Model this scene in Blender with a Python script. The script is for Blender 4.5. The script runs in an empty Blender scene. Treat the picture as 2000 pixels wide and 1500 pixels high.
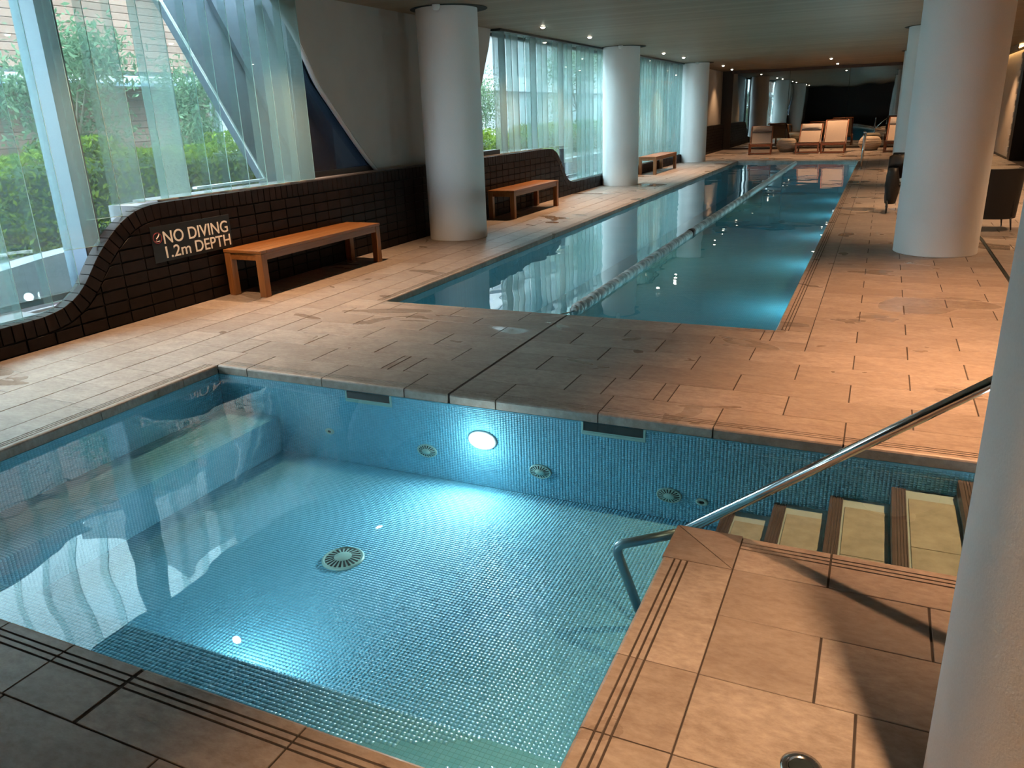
import bpy, bmesh, math, random
import numpy as np
from mathutils import Vector, Matrix
random.seed(7); rng = np.random.default_rng(7)
SC = bpy.context.scene
COL = SC.collection
PI = math.pi

# ------------------------------------------------------------------ camera
CAM_H = 1.6; F_PX = 1518.078
YAW, PITCH, ROLL = 0.437942722, 0.332664322, 0.0361209348
def cam_axes():
    cy, sy = math.cos(YAW), math.sin(YAW)
    fwd = Vector((-sy*math.cos(PITCH), cy*math.cos(PITCH), -math.sin(PITCH)))
    right = Vector((cy, sy, 0)); down = fwd.cross(right)
    cr, sr = math.cos(ROLL), math.sin(ROLL)
    return cr*right + sr*down, -sr*right + cr*down, fwd
R_, D_, F_ = cam_axes()
cd = bpy.data.cameras.new('camera'); cam = bpy.data.objects.new('camera', cd); COL.objects.link(cam)
cd.sensor_fit = 'HORIZONTAL'; cd.sensor_width = 36.0; cd.lens = F_PX/2000*36; cd.clip_start = 0.02; cd.clip_end = 300
U_ = -D_; B_ = -F_
cam.matrix_world = Matrix(((R_.x, U_.x, B_.x, 0), (R_.y, U_.y, B_.y, 0), (R_.z, U_.z, B_.z, CAM_H), (0, 0, 0, 1)))
SC.camera = cam
def project(p):
    d = Vector(p) - Vector((0, 0, CAM_H)); z = d.dot(F_)
    if z < 0.05: return None
    return (1000 + F_PX*d.dot(R_)/z, 750 + F_PX*d.dot(D_)/z, z)

# ------------------------------------------------------------------ world, sun, exposure
w = bpy.data.worlds.new('overcast_sky'); SC.world = w; w.use_nodes = True
bg = w.node_tree.nodes['Background']; bg.inputs[0].default_value = (0.80, 0.90, 1.0, 1); bg.inputs[1].default_value = 10.0
sd = bpy.data.lights.new('sun', 'SUN'); sun = bpy.data.objects.new('sun', sd); COL.objects.link(sun)
sd.energy = 5.0; sd.angle = math.radians(12); sd.color = (1.0, 0.95, 0.86)
sun.rotation_euler = Vector((-0.42, 0.22, -1)).to_track_quat('-Z', 'Y').to_euler()
vs = SC.view_settings
SC.display_settings.display_device = 'sRGB'
vs.view_transform = 'Standard'; vs.look = 'None'; vs.gamma = 1.0; vs.use_curve_mapping = False; vs.exposure = 0.48
cy_ = SC.cycles
cy_.use_denoising = True
cy_.transparent_max_bounces = 24; cy_.max_bounces = 6; cy_.diffuse_bounces = 3; cy_.glossy_bounces = 4; cy_.transmission_bounces = 4
cy_.use_adaptive_sampling = True; cy_.adaptive_threshold = 0.07; cy_.adaptive_min_samples = 16
cy_.sample_clamp_indirect = 6.0; cy_.caustics_reflective = False; cy_.caustics_refractive = False

# ------------------------------------------------------------------ materials
def new_mat(name):
    m = bpy.data.materials.new(name); m.use_nodes = True
    nt = m.node_tree; nt.nodes.clear()
    return m, nt
class N:
    def __init__(s, nt): s.nt = nt
    def __call__(s, typ, **kw):
        n = s.nt.nodes.new('ShaderNode'+typ)
        ins = kw.pop('ins', {})
        for k, v in kw.items(): setattr(n, k, v)
        for k, v in ins.items():
            if hasattr(v, 'is_output'): s.nt.links.new(v, n.inputs[k])
            else: n.inputs[k].default_value = v
        return n
    def out(s, sh): 
        o = s.nt.nodes.new('ShaderNodeOutputMaterial'); s.nt.links.new(sh, o.inputs[0])
def c4(c): return (c[0], c[1], c[2], 1)
def ramp(n, fac, stops):
    r = n('ValToRGB', ins={0: fac}); e = r.color_ramp.elements
    while len(e) < len(stops): e.new(0.5)
    for i, (p, c) in enumerate(stops):
        e[i].position = p; e[i].color = c4(c) if not isinstance(c, float) else (c, c, c, 1)
    return r.outputs[0]
def mixc(n, fac, a, b, blend='MIX'):
    m = n('Mix', data_type='RGBA', blend_type=blend)
    for k, v in ((0, fac), (6, a), (7, b)):
        if hasattr(v, 'is_output'): n.nt.links.new(v, m.inputs[k])
        else: m.inputs[k].default_value = v if k == 0 else c4(v)
    return m.outputs[2]
def mth(n, op, a, b=0.0, clamp=False):
    m = n('Math', operation=op, use_clamp=clamp, ins={0: a, 1: b}); return m.outputs[0]
def simple(name, col, rough=0.5, metal=0.0, var=0.0, nscale=6.0, bump=0.0, coat=0.0, spec=0.5, stretch=(1, 1, 1), objrand=0.0):
    m, nt = new_mat(name); n = N(nt)
    g = n('NewGeometry'); mp = n('Mapping', ins={0: g.outputs['Position'], 3: stretch})
    no = n('TexNoise', ins={'Vector': mp.outputs[0], 'Scale': nscale, 'Detail': 5.0, 'Roughness': 0.6})
    f = no.outputs[0]
    lo = tuple(max(0, c*(1-var)) for c in col); hi = tuple(min(1, c*(1+var)) for c in col)
    cc = ramp(n, f, [(0.3, lo), (0.7, hi)])
    if objrand:
        oi = n('ObjectInfo'); cc = mixc(n, mth(n, 'MULTIPLY', oi.outputs['Random'], objrand), cc, tuple(c*0.35 for c in col))
    p = n('BsdfPrincipled', ins={'Base Color': cc, 'Roughness': rough, 'Metallic': metal, 'Coat Weight': coat, 'Specular IOR Level': spec})
    if bump:
        b = n('Bump', ins={'Strength': 0.5, 'Distance': bump, 'Height': f}); nt.links.new(b.outputs[0], p.inputs['Normal'])
    n.out(p.outputs[0]); return m
def emissive(name, col, s):
    m, nt = new_mat(name); n = N(nt)
    e = n('Emission', ins={0: c4(col), 1: s}); n.out(e.outputs[0]); return m

def schlick(n, f0, normal=None):
    g = n('NewGeometry')
    d = n('VectorMath', operation='DOT_PRODUCT', ins={0: g.outputs['Incoming'], 1: normal if normal is not None else g.outputs['Normal']})
    c = mth(n, 'SUBTRACT', 1.0, mth(n, 'ABSOLUTE', d.outputs['Value']), True)
    return mth(n, 'ADD', f0, mth(n, 'MULTIPLY', mth(n, 'POWER', c, 5.0), 1.0-f0), True)
M = {}
def mat_deck():
    m, nt = new_mat('travertine_tile'); n = N(nt)
    g = n('NewGeometry'); P = g.outputs['Position']
    at = n('Attribute', attribute_name='tilerand'); oi = n('ObjectInfo')
    rnd = mth(n, 'FRACT', mth(n, 'ADD', mth(n, 'MULTIPLY', at.outputs['Fac'], 7.13), mth(n, 'MULTIPLY', oi.outputs['Random'], 3.7)))
    off = n('VectorMath', operation='ADD', ins={0: P, 1: n('CombineXYZ', ins={0: mth(n, 'MULTIPLY', rnd, 31.0), 2: mth(n, 'MULTIPLY', rnd, 17.0)}).outputs[0]})
    mp = n('Mapping', ins={0: off.outputs[0], 3: (1.0, 2.0, 1.0)})
    a = n('TexNoise', ins={'Vector': mp.outputs[0], 'Scale': 4.0, 'Detail': 8.0, 'Roughness': 0.68, 'Distortion': 0.6})
    b = n('TexNoise', ins={'Vector': mp.outputs[0], 'Scale': 22.0, 'Detail': 6.0, 'Roughness': 0.7})
    c = ramp(n, a.outputs[0], [(0.30, (0.24, 0.18, 0.148)), (0.5, (0.37, 0.30, 0.252)), (0.70, (0.50, 0.425, 0.368))])
    c = mixc(n, 0.45, c, ramp(n, b.outputs[0], [(0.35, (0.20, 0.15, 0.124)), (0.65, (0.48, 0.405, 0.352))]))
    c = mixc(n, mth(n, 'MULTIPLY', rnd, 0.42), c, (0.20, 0.145, 0.115))
    # puddles and damp stains left by swimmers
    mw = n('Mapping', ins={0: P, 3: (1.0, 1.5, 1.0)})
    wn = n('TexNoise', ins={'Vector': mw.outputs[0], 'Scale': 1.6, 'Detail': 3.0, 'Roughness': 0.5, 'Distortion': 0.9})
    wet = ramp(n, wn.outputs[0], [(0.625, 0.0), (0.67, 1.0)])
    pn = n('TexNoise', ins={'Vector': mw.outputs[0], 'Scale': 0.75, 'Detail': 2.0, 'Distortion': 0.5})
    pud = ramp(n, pn.outputs[0], [(0.62, 0.0), (0.65, 1.0)])
    wetall = mth(n, 'MAXIMUM', wet, pud)
    c = mixc(n, mth(n, 'MULTIPLY', wetall, 0.15), c, mixc(n, 1.0, c, (0.45, 0.40, 0.36), 'MULTIPLY'))
    ro = mth(n, 'SUBTRACT', mth(n, 'ADD', 0.40, mth(n, 'MULTIPLY', b.outputs[0], 0.16)), mth(n, 'MULTIPLY', wetall, 0.24))
    ro = mth(n, 'SUBTRACT', ro, mth(n, 'MULTIPLY', pud, 0.20), True)
    hb = mth(n, 'MULTIPLY', b.outputs[0], mth(n, 'SUBTRACT', 1.0, wetall))
    bp = n('Bump', ins={'Strength': 0.35, 'Distance': 0.003, 'Height': hb})
    p = n('BsdfPrincipled', ins={'Base Color': c, 'Roughness': ro, 'Normal': bp.outputs[0]})
    n.out(p.outputs[0]); return m
M['deck'] = mat_deck()
M['grout'] = simple('dark_grout', (0.05, 0.037, 0.03), 0.8, var=0.2)
def mat_mosaic(name, lo, hi):
    m, nt = new_mat(name); n = N(nt)
    at = n('Attribute', attribute_name='tilerand')
    c = ramp(n, at.outputs['Fac'], [(0.0, lo), (1.0, hi)])
    p = n('BsdfPrincipled', ins={'Base Color': c, 'Roughness': 0.3, 'Coat Weight': 0.0})
    n.out(p.outputs[0]); return m
M['mosaic'] = mat_mosaic('pale_turquoise_mosaic', (0.135, 0.47, 0.64), (0.175, 0.52, 0.69))
M['mosaic_grout'] = simple('mosaic_grout', (0.125, 0.39, 0.51), 0.7, var=0.1)
def mat_poolmosaic():
    m, nt = new_mat('distant_pool_mosaic'); n = N(nt)
    g = n('NewGeometry')
    br = n('TexBrick', offset=0.0, ins={'Vector': g.outputs['Position'], 'Color1': (0.10, 0.37, 0.49, 1), 'Color2': (0.135, 0.42, 0.54, 1), 'Mortar': (0.085, 0.30, 0.39, 1), 'Scale': 1.0, 'Mortar Size': 0.0016, 'Brick Width': 0.026, 'Row Height': 0.026})
    p = n('BsdfPrincipled', ins={'Base Color': br.outputs[0], 'Roughness': 0.25}); n.out(p.outputs[0]); return m
M['pool_mosaic'] = mat_poolmosaic()
def mat_water(name, tint, scale, dist):
    m, nt = new_mat(name); n = N(nt)
    g = n('NewGeometry')
    a = n('TexNoise', ins={'Vector': g.outputs['Position'], 'Scale': scale, 'Detail': 1.5, 'Roughness': 0.4, 'Distortion': 0.2})
    b = n('TexNoise', ins={'Vector': g.outputs['Position'], 'Scale': scale*0.35, 'Detail': 1.0})
    h = mth(n, 'ADD', a.outputs[0], mth(n, 'MULTIPLY', b.outputs[0], 1.6))
    bp = n('Bump', ins={'Strength': 1.0, 'Distance': dist, 'Height': h})
    fr = schlick(n, 0.021, bp.outputs[0])
    tr = n('BsdfTransparent', ins={0: c4(tint)}); gl = n('BsdfGlossy', ins={0: (1, 1, 1, 1), 'Roughness': 0.0, 'Normal': bp.outputs[0]})
    mx = n('MixShader', ins={0: fr, 1: tr.outputs[0], 2: gl.outputs[0]}); n.out(mx.outputs[0]); return m
M['water_spa'] = mat_water('spa_water', (0.86, 0.96, 0.975), 1.5, 0.011)
M['water_pool'] = mat_water('pool_water', (0.72, 0.92, 0.95), 1.5, 0.0055)
def mat_glass(name, tint, frit, fritcol, rough=0.0):
    m, nt = new_mat(name); n = N(nt)
    fr = schlick(n, 0.04)
    tr = n('BsdfTransparent', ins={0: c4(tint)})
    df = n('BsdfDiffuse', ins={0: c4(fritcol)}); tl = n('BsdfTranslucent', ins={0: c4(fritcol)})
    d = n('MixShader', ins={0: 0.62, 1: df.outputs[0], 2: tl.outputs[0]})
    body = n('MixShader', ins={0: frit, 1: tr.outputs[0], 2: d.outputs[0]})
    gl = n('BsdfGlossy', ins={0: (1, 1, 1, 1), 'Roughness': rough})
    mx = n('MixShader', ins={0: fr, 1: body.outputs[0], 2: gl.outputs[0]}); n.out(mx.outputs[0]); return m
def mat_frit(name, tint, frit, fritcol, pitch=0.012):
    # diagonal printed dot mesh on the glass
    m, nt = new_mat(name); n = N(nt)
    g = n('NewGeometry'); sp = n('SeparateXYZ', ins={0: g.outputs['Position']})
    k = 2*PI/pitch
    u = mth(n, 'SINE', mth(n, 'MULTIPLY', mth(n, 'ADD', sp.outputs[1], sp.outputs[2]), k))
    v = mth(n, 'SINE', mth(n, 'MULTIPLY', mth(n, 'SUBTRACT', sp.outputs[1], sp.outputs[2]), k))
    dots = mth(n, 'GREATER_THAN', mth(n, 'MULTIPLY', u, v), 0.0)
    fac = mth(n, 'ADD', mth(n, 'MULTIPLY', dots, frit*0.9), frit*0.45, True)
    fr = schlick(n, 0.04)
    tr = n('BsdfTransparent', ins={0: c4(tint)})
    df = n('BsdfDiffuse', ins={0: c4(fritcol)}); tl = n('BsdfTranslucent', ins={0: c4(fritcol)})
    d = n('MixShader', ins={0: 0.62, 1: df.outputs[0], 2: tl.outputs[0]})
    body = n('MixShader', ins={0: fac, 1: tr.outputs[0], 2: d.outputs[0]})
    gl = n('BsdfGlossy', ins={0: (1, 1, 1, 1), 'Roughness': 0.0})
    mx = n('MixShader', ins={0: fr, 1: body.outputs[0], 2: gl.outputs[0]}); n.out(mx.outputs[0]); return m
TINT = (0.90, 0.96, 0.955); FR = (0.36, 0.49, 0.475)
M['fin_clear'] = mat_frit('clear_green_glass', TINT, 0.06, FR)
M['fin_mesh'] = mat_frit('dot_printed_glass', TINT, 0.20, FR)
M['fin_frost'] = mat_frit('frosted_green_glass', TINT, 0.42, FR)
M['fin_edge'] = simple('polished_glass_edge', (0.50, 0.68, 0.64), 0.25)
M['pane'] = mat_glass('window_glass', (0.86, 0.95, 0.95), 0.02, FR)
M['pane_dark'] = mat_glass('tinted_window_glass', (0.30, 0.36, 0.42), 0.02, (0.2, 0.25, 0.3))
M['column'] = simple('white_textured_paint', (0.88, 0.88, 0.88), 0.62, var=0.03, nscale=160, bump=0.0012)
M['lining'] = simple('beige_grey_lining', (0.44, 0.41, 0.375), 0.6, var=0.04, nscale=3)
M['lining_trim'] = simple('pale_bead', (0.62, 0.60, 0.60), 0.4)
M['brick'] = simple('dark_glazed_brick', (0.011, 0.0065, 0.006), 0.5, var=0.45, nscale=9, bump=0.0015, objrand=0.6, spec=0.22)
M['mortar'] = simple('black_mortar', (0.003, 0.003, 0.003), 0.9, var=0.2)
def mat_wood(name, a, b, rough=0.38, axis=1):
    m, nt = new_mat(name); n = N(nt)
    tc = n('TexCoord'); st = [26, 26, 26]; st[axis] = 1.6
    oi = n('ObjectInfo')
    off = n('VectorMath', operation='ADD', ins={0: tc.outputs['Object'], 1: n('CombineXYZ', ins={0: mth(n, 'MULTIPLY', oi.outputs['Random'], 9.0), 2: mth(n, 'MULTIPLY', oi.outputs['Random'], 5.0)}).outputs[0]})
    mp = n('Mapping', ins={0: off.outputs[0], 3: tuple(st)})
    no = n('TexNoise', ins={'Vector': mp.outputs[0], 'Scale': 1.0, 'Detail': 6.0, 'Roughness': 0.6, 'Distortion': 0.4})
    cc = ramp(n, no.outputs[0], [(0.3, a), (0.7, b)])
    bp = n('Bump', ins={'Strength': 0.2, 'Distance': 0.001, 'Height': no.outputs[0]})
    p = n('BsdfPrincipled', ins={'Base Color': cc, 'Roughness': rough, 'Normal': bp.outputs[0]}); n.out(p.outputs[0]); return m
M['teak'] = mat_wood('teak', (0.19, 0.073, 0.02), (0.33, 0.14, 0.045), 0.36, 1)
M['teak_v'] = mat_wood('teak_upright', (0.20, 0.08, 0.025), (0.33, 0.145, 0.05), 0.4, 2)
M['lounger_wood'] = mat_wood('red_brown_wood', (0.16, 0.05, 0.022), (0.27, 0.095, 0.045), 0.4, 1)
M['sling'] = simple('beige_sling_mesh', (0.60, 0.47, 0.38), 0.8, var=0.08, nscale=60)
M['pillow'] = simple('grey_pillow_fabric', (0.50, 0.45, 0.42), 0.85, var=0.08, nscale=50)
M['pillow_band'] = simple('dark_grey_band', (0.15, 0.14, 0.16), 0.8)
M['wicker'] = simple('woven_straw', (0.52, 0.42, 0.32), 0.8, var=0.25, nscale=40, bump=0.004, stretch=(1, 1, 5))
M['black'] = simple('black_upholstery', (0.006, 0.005, 0.005), 0.55, var=0.3, nscale=50)
M['black_metal'] = simple('black_frame_metal', (0.010, 0.011, 0.013), 0.35)
M['slate'] = simple('slate_blue_cladding', (0.10, 0.12, 0.165), 0.35, var=0.15, nscale=2)
M['steel'] = simple('polished_steel', (0.62, 0.62, 0.62), 0.13, metal=1.0)
M['steel_wet'] = simple('steel_under_water', (0.20, 0.30, 0.33), 0.3, metal=0.6)
M['alu'] = simple('pale_aluminium', (0.14, 0.185, 0.25), 0.4, metal=0.1)
M['plastic_green'] = simple('pale_green_plastic', (0.30, 0.50, 0.46), 0.35)
M['slot'] = simple('dark_slot', (0.01, 0.02, 0.022), 0.8)
M['float_white'] = simple('white_float_plastic', (0.62, 0.64, 0.63), 0.35, var=0.1)
M['float_grey'] = simple('grey_float_plastic', (0.42, 0.44, 0.44), 0.35, var=0.1)
M['float_black'] = simple('black_float_plastic', (0.012, 0.013, 0.02), 0.35)
M['nosing'] = simple('brown_step_nosing', (0.065, 0.045, 0.038), 0.5, var=0.2)
M['tread'] = simple('beige_step_tile', (0.27, 0.26, 0.195), 0.5, var=0.18, nscale=14)
M['tread_rise'] = simple('grey_green_riser', (0.30, 0.38, 0.37), 0.5, var=0.1)
M['sign_plate'] = simple('dark_sign_plate', (0.006, 0.010, 0.014), 0.45)
M['sign_white'] = simple('sign_letter_white', (0.78, 0.74, 0.70), 0.5)
M['sign_red'] = simple('sign_red', (0.22, 0.03, 0.045), 0.45)
M['lamp_white'] = simple('lamp_white', (0.75, 0.75, 0.74), 0.4)
M['stone'] = simple('lilac_grey_stone', (0.24, 0.235, 0.26), 0.6, var=0.12, nscale=5)
M['paving'] = simple('outdoor_paving', (0.17, 0.17, 0.185), 0.7, var=0.15, nscale=3)
M['soil'] = simple('soil', (0.05, 0.04, 0.03), 0.9, var=0.3)
M['plaster_warm'] = simple('warm_plaster', (0.52, 0.44, 0.36), 0.7, var=0.05, nscale=4)
M['jamb'] = simple('dark_jamb', (0.018, 0.013, 0.011), 0.4)
M['lens_warm'] = emissive('warm_lamp_lens', (1.0, 0.86, 0.66), 40.0)
M['lens_pool'] = emissive('pool_lamp_lens', (0.90, 1.0, 1.0), 22.0)
M['cove'] = emissive('warm_cove_strip', (1.0, 0.62, 0.25), 14.0)
def mat_ceiling():
    m, nt = new_mat('ceiling_boards'); n = N(nt)
    g = n('NewGeometry'); sp = n('SeparateXYZ', ins={0: g.outputs['Position']})
    fy = mth(n, 'FRACT', mth(n, 'DIVIDE', sp.outputs[1], 0.19))
    idx = n('TexWhiteNoise', noise_dimensions='1D', ins={'W': mth(n, 'FLOOR', mth(n, 'DIVIDE', sp.outputs[1], 0.19))})
    edge = mth(n, 'LESS_THAN', fy, 0.05)
    mp = n('Mapping', ins={0: g.outputs['Position'], 3: (0.5, 14, 1)})
    no = n('TexNoise', ins={'Vector': mp.outputs[0], 'Scale': 1.5, 'Detail': 5.0})
    c = ramp(n, mth(n, 'ADD', mth(n, 'MULTIPLY', no.outputs[0], 0.6), mth(n, 'MULTIPLY', idx.outputs[0], 0.35)), [(0.2, (0.18, 0.14, 0.09)), (0.75, (0.275, 0.22, 0.15))])
    c = mixc(n, mth(n, 'MULTIPLY', edge, 0.55), c, (0.07, 0.06, 0.05))
    p = n('BsdfPrincipled', ins={'Base Color': c, 'Roughness': 0.55}); n.out(p.outputs[0]); return m
M['ceiling'] = mat_ceiling()
def mat_mirror():
    m, nt = new_mat('smoked_mirror'); n = N(nt)
    g = n('NewGeometry')
    no = n('TexNoise', ins={'Vector': g.outputs['Position'], 'Scale': 0.8, 'Detail': 1.0})
    bp = n('Bump', ins={'Strength': 1.0, 'Distance': 0.004, 'Height': no.outputs[0]})
    gl = n('BsdfGlossy', ins={0: (0.34, 0.37, 0.37, 1), 'Roughness': 0.01, 'Normal': bp.outputs[0]}); n.out(gl.outputs[0]); return m
M['mirror'] = mat_mirror()
def mat_clad(name, a, b):
    m, nt = new_mat(name); n = N(nt)
    oi = n('ObjectInfo'); g = n('NewGeometry')
    mp = n('Mapping', ins={0: g.outputs['Position'], 3: (1, 1.2, 18)})
    no = n('TexNoise', ins={'Vector': mp.outputs[0], 'Scale': 1.0, 'Detail': 4.0})
    f = mth(n, 'ADD', mth(n, 'MULTIPLY', no.outputs[0], 0.5), mth(n, 'MULTIPLY', oi.outputs['Random'], 0.5))
    p = n('BsdfPrincipled', ins={'Base Color': ramp(n, f, [(0.2, a), (0.8, b)]), 'Roughness': 0.6}); n.out(p.outputs[0]); return m
M['clad'] = mat_clad('pink_brown_timber', (0.14, 0.065, 0.046), (0.22, 0.115, 0.085))
def mat_leaf(name, a, b, tr=0.4):
    m, nt = new_mat(name); n = N(nt)
    at = n('Attribute', attribute_name='tilerand')
    c = ramp(n, at.outputs['Fac'], [(0.0, a), (1.0, b)])
    d = n('BsdfDiffuse', ins={0: c}); t = n('BsdfTranslucent', ins={0: c})
    mx = n('MixShader', ins={0: tr, 1: d.outputs[0], 2: t.outputs[0]}); n.out(mx.outputs[0]); return m
M['leaf_hedge'] = mat_leaf('hedge_leaf', (0.02, 0.065, 0.012), (0.19, 0.26, 0.03))
M['leaf_tree'] = mat_leaf('grey_green_leaf', (0.04, 0.09, 0.04), (0.17, 0.24, 0.15))
M['leaf_grass'] = mat_leaf('strap_leaf', (0.09, 0.14, 0.07), (0.38, 0.44, 0.35))
M['bark'] = simple('bark', (0.16, 0.12, 0.09), 0.8, var=0.3, nscale=20)
M['bldg_pale'] = simple('pale_render', (0.30, 0.29, 0.29), 0.7, var=0.08)
M['bldg_dark'] = simple('dark_window_band', (0.06, 0.07, 0.08), 0.3)
M['car_red'] = simple('red_car_paint', (0.35, 0.03, 0.03), 0.25, coat=0.5)

# ------------------------------------------------------------------ mesh helpers
class MB:
    def __init__(s): s.v = []; s.f = []
    def add(s, vs_, fs):
        o = len(s.v); s.v += [tuple(map(float, p)) for p in vs_]; s.f += [tuple(i+o for i in f) for f in fs]; return s
    def box(s, x0, x1, y0, y1, z0, z1):
        return s.add([(x0, y0, z0), (x1, y0, z0), (x1, y1, z0), (x0, y1, z0), (x0, y0, z1), (x1, y0, z1), (x1, y1, z1), (x0, y1, z1)],
                     [(0, 3, 2, 1), (4, 5, 6, 7), (0, 1, 5, 4), (1, 2, 6, 5), (2, 3, 7, 6), (3, 0, 4, 7)])
    def cbox(s, x0, x1, y0, y1, z0, z1, c=0.004):
        # box with chamfered edges on all sides
        bm = bmesh.new(); bmesh.ops.create_cube(bm, size=1)
        for v in bm.verts: v.co = Vector(((x0+x1)/2+v.co.x*(x1-x0), (y0+y1)/2+v.co.y*(y1-y0), (z0+z1)/2+v.co.z*(z1-z0)))
        bmesh.ops.bevel(bm, geom=bm.edges[:], offset=c, segments=1, affect='EDGES', profile=0.5)
        bm.verts.index_update()
        s.add([v.co[:] for v in bm.verts], [tuple(v.index for v in f.verts) for f in bm.faces]); bm.free(); return s
    def prism(s, poly, axis, a, b):
        # poly: list of 2D points in the remaining two axes
        k = len(poly)
        def P(q, t):
            if axis == 'x': return (t, q[0], q[1])
            if axis == 'y': return (q[0], t, q[1])
            return (q[0], q[1], t)
        vs_ = [P(q, a) for q in poly]+[P(q, b) for q in poly]
        fs = [tuple(range(k))[::-1], tuple(range(k, 2*k))]+[(i, (i+1) % k, k+(i+1) % k, k+i) for i in range(k)]
        return s.add(vs_, fs)
    def tube(s, pts, r, seg=12, cap=True):
        pts = [Vector(p) for p in pts]; n = len(pts); rs = r if isinstance(r, (list, tuple)) else [r]*n
        vs_ = []; ref = None
        for i, p in enumerate(pts):
            t = (pts[min(i+1, n-1)]-pts[max(i-1, 0)]).normalized()
            if ref is None:
                ref = Vector((0, 0, 1)) if abs(t.z) < 0.9 else Vector((1, 0, 0))
            a = (ref - t*ref.dot(t)).normalized(); b = t.cross(a); ref = a
            for k in range(seg):
                q = 2*PI*k/seg; vs_.append(p+(a*math.cos(q)+b*math.sin(q))*rs[i])
        fs = [(i*seg+k, i*seg+(k+1) % seg, (i+1)*seg+(k+1) % seg, (i+1)*seg+k) for i in range(n-1) for k in range(seg)]
        if cap: fs += [tuple(range(seg))[::-1], tuple(range((n-1)*seg, n*seg))]
        return s.add(vs_, fs)
    def lathe(s, prof, seg=32, c=(0, 0, 0)):
        vs_ = []; 
        for r, z in prof:
            for k in range(seg):
                q = 2*PI*k/seg; vs_.append((c[0]+r*math.cos(q), c[1]+r*math.sin(q), c[2]+z))
        n = len(prof)
        fs = [(i*seg+k, i*seg+(k+1) % seg, (i+1)*seg+(k+1) % seg, (i+1)*seg+k) for i in range(n-1) for k in range(seg)]
        fs += [tuple(range(seg))[::-1], tuple(range((n-1)*seg, n*seg))]
        return s.add(vs_, fs)
    def xf(s, mtx):
        s.v = [tuple(mtx @ Vector(p)) for p in s.v]; return s
    def mesh(s, name, mat, smooth=False):
        me = bpy.data.meshes.new(name); me.from_pydata(s.v, [], s.f); me.update()
        bm = bmesh.new(); bm.from_mesh(me); bmesh.ops.recalc_face_normals(bm, faces=bm.faces[:]); bm.to_mesh(me); bm.free()
        if mat: me.materials.append(M[mat])
        if smooth: me.polygons.foreach_set('use_smooth', [True]*len(me.polygons))
        return me
    def build(s, name, mat, parent=None, smooth=False, loc=None):
        return link(name, s.mesh(name, mat, smooth), parent, loc)
def link(name, data, parent=None, loc=None):
    o = bpy.data.objects.new(name, data); COL.objects.link(o)
    if loc is not None: o.location = loc
    if parent is not None: o.parent = parent
    return o
def tag(o, label, cat, group=None):
    o['label'] = label; o['category'] = cat
    if group: o['group'] = group
    return o
def thing(name, label, cat, loc=(0, 0, 0), rz=0.0, group=None):
    o = link(name, None, None, loc); o.rotation_euler = (0, 0, rz); o.empty_display_size = 0.1
    return tag(o, label, cat, group)
def struct(o): o['kind'] = 'structure'; return o
def autosmooth(o, ang=40):
    me = o.data; bm = bmesh.new(); bm.from_mesh(me)
    for e in bm.edges:
        if len(e.link_faces) == 2: e.smooth = e.calc_face_angle(0) < math.radians(ang)
    for f in bm.faces: f.smooth = True
    bm.to_mesh(me); bm.free(); return o
def face_rand(me, vals):
    a = me.attributes.new('tilerand', 'FLOAT', 'FACE'); a.data.foreach_set('value', np.asarray(vals, dtype=np.float32))
def catmull(pts, n=8):
    P = [np.array(p, float) for p in pts]; P = [2*P[0]-P[1]]+P+[2*P[-1]-P[-2]]; out = []
    for i in range(1, len(P)-2):
        for k in range(n):
            t = k/n
            out.append(0.5*((2*P[i])+(-P[i-1]+P[i+1])*t+(2*P[i-1]-5*P[i]+4*P[i+1]-P[i+2])*t*t+(-P[i-1]+3*P[i]-3*P[i+1]+P[i+2])*t**3))
    out.append(P[-2]); return [tuple(p) for p in out]

# ------------------------------------------------------------------ key dimensions (metres)
CZ = 2.93                      # ceiling
XW = -5.80                     # face of the brick wall
PL, PR, PN, PF = -4.07, -0.59, 5.98, 26.0       # lap pool
SL, SR, SN, SF = -4.12, -0.595, 1.34, 3.89      # spa pool
STEP_N = 2.815                 # far edge of the peninsula beside the steps
STEP_R = 0.80                  # where the steps end
WZ = -0.062                    # water level
YB, YF = -5.0, 33.2            # back and far walls
XR = 3.15

# ------------------------------------------------------------------ floor slab with real holes
def slab_rects(xs, ys, holes):
    r = []
    for i in range(len(xs)-1):
        for j in range(len(ys)-1):
            cx, cy = (xs[i]+xs[i+1])/2, (ys[j]+ys[j+1])/2
            if any(a < cx < b and c < cy < d for a, b, c, d in holes): continue
            r.append((xs[i], xs[i+1], ys[j], ys[j+1]))
    return r
holes = [(PL, PR, PN, PF), (SL, SR, SN, SF), (SR, STEP_R, STEP_N, SF)]
mb = MB()
E_ = 0.012
for a, b, c, d in slab_rects([XW-0.25, SL-E_, PL-E_, SR+E_, STEP_R+E_, 6.0], [YB, SN-E_, STEP_N-E_, SF+E_, PN-E_, PF+E_, YF+0.2],
                             [(PL-E_, SR+E_, PN-E_, PF+E_), (SL-E_, SR+E_, SN-E_, SF+E_), (SR+E_, STEP_R+E_, STEP_N-E_, SF+E_)]):
    mb.box(a, b, c, d, -0.06, -0.0035)
floor = struct(mb.build('floor', 'grout'))

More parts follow.
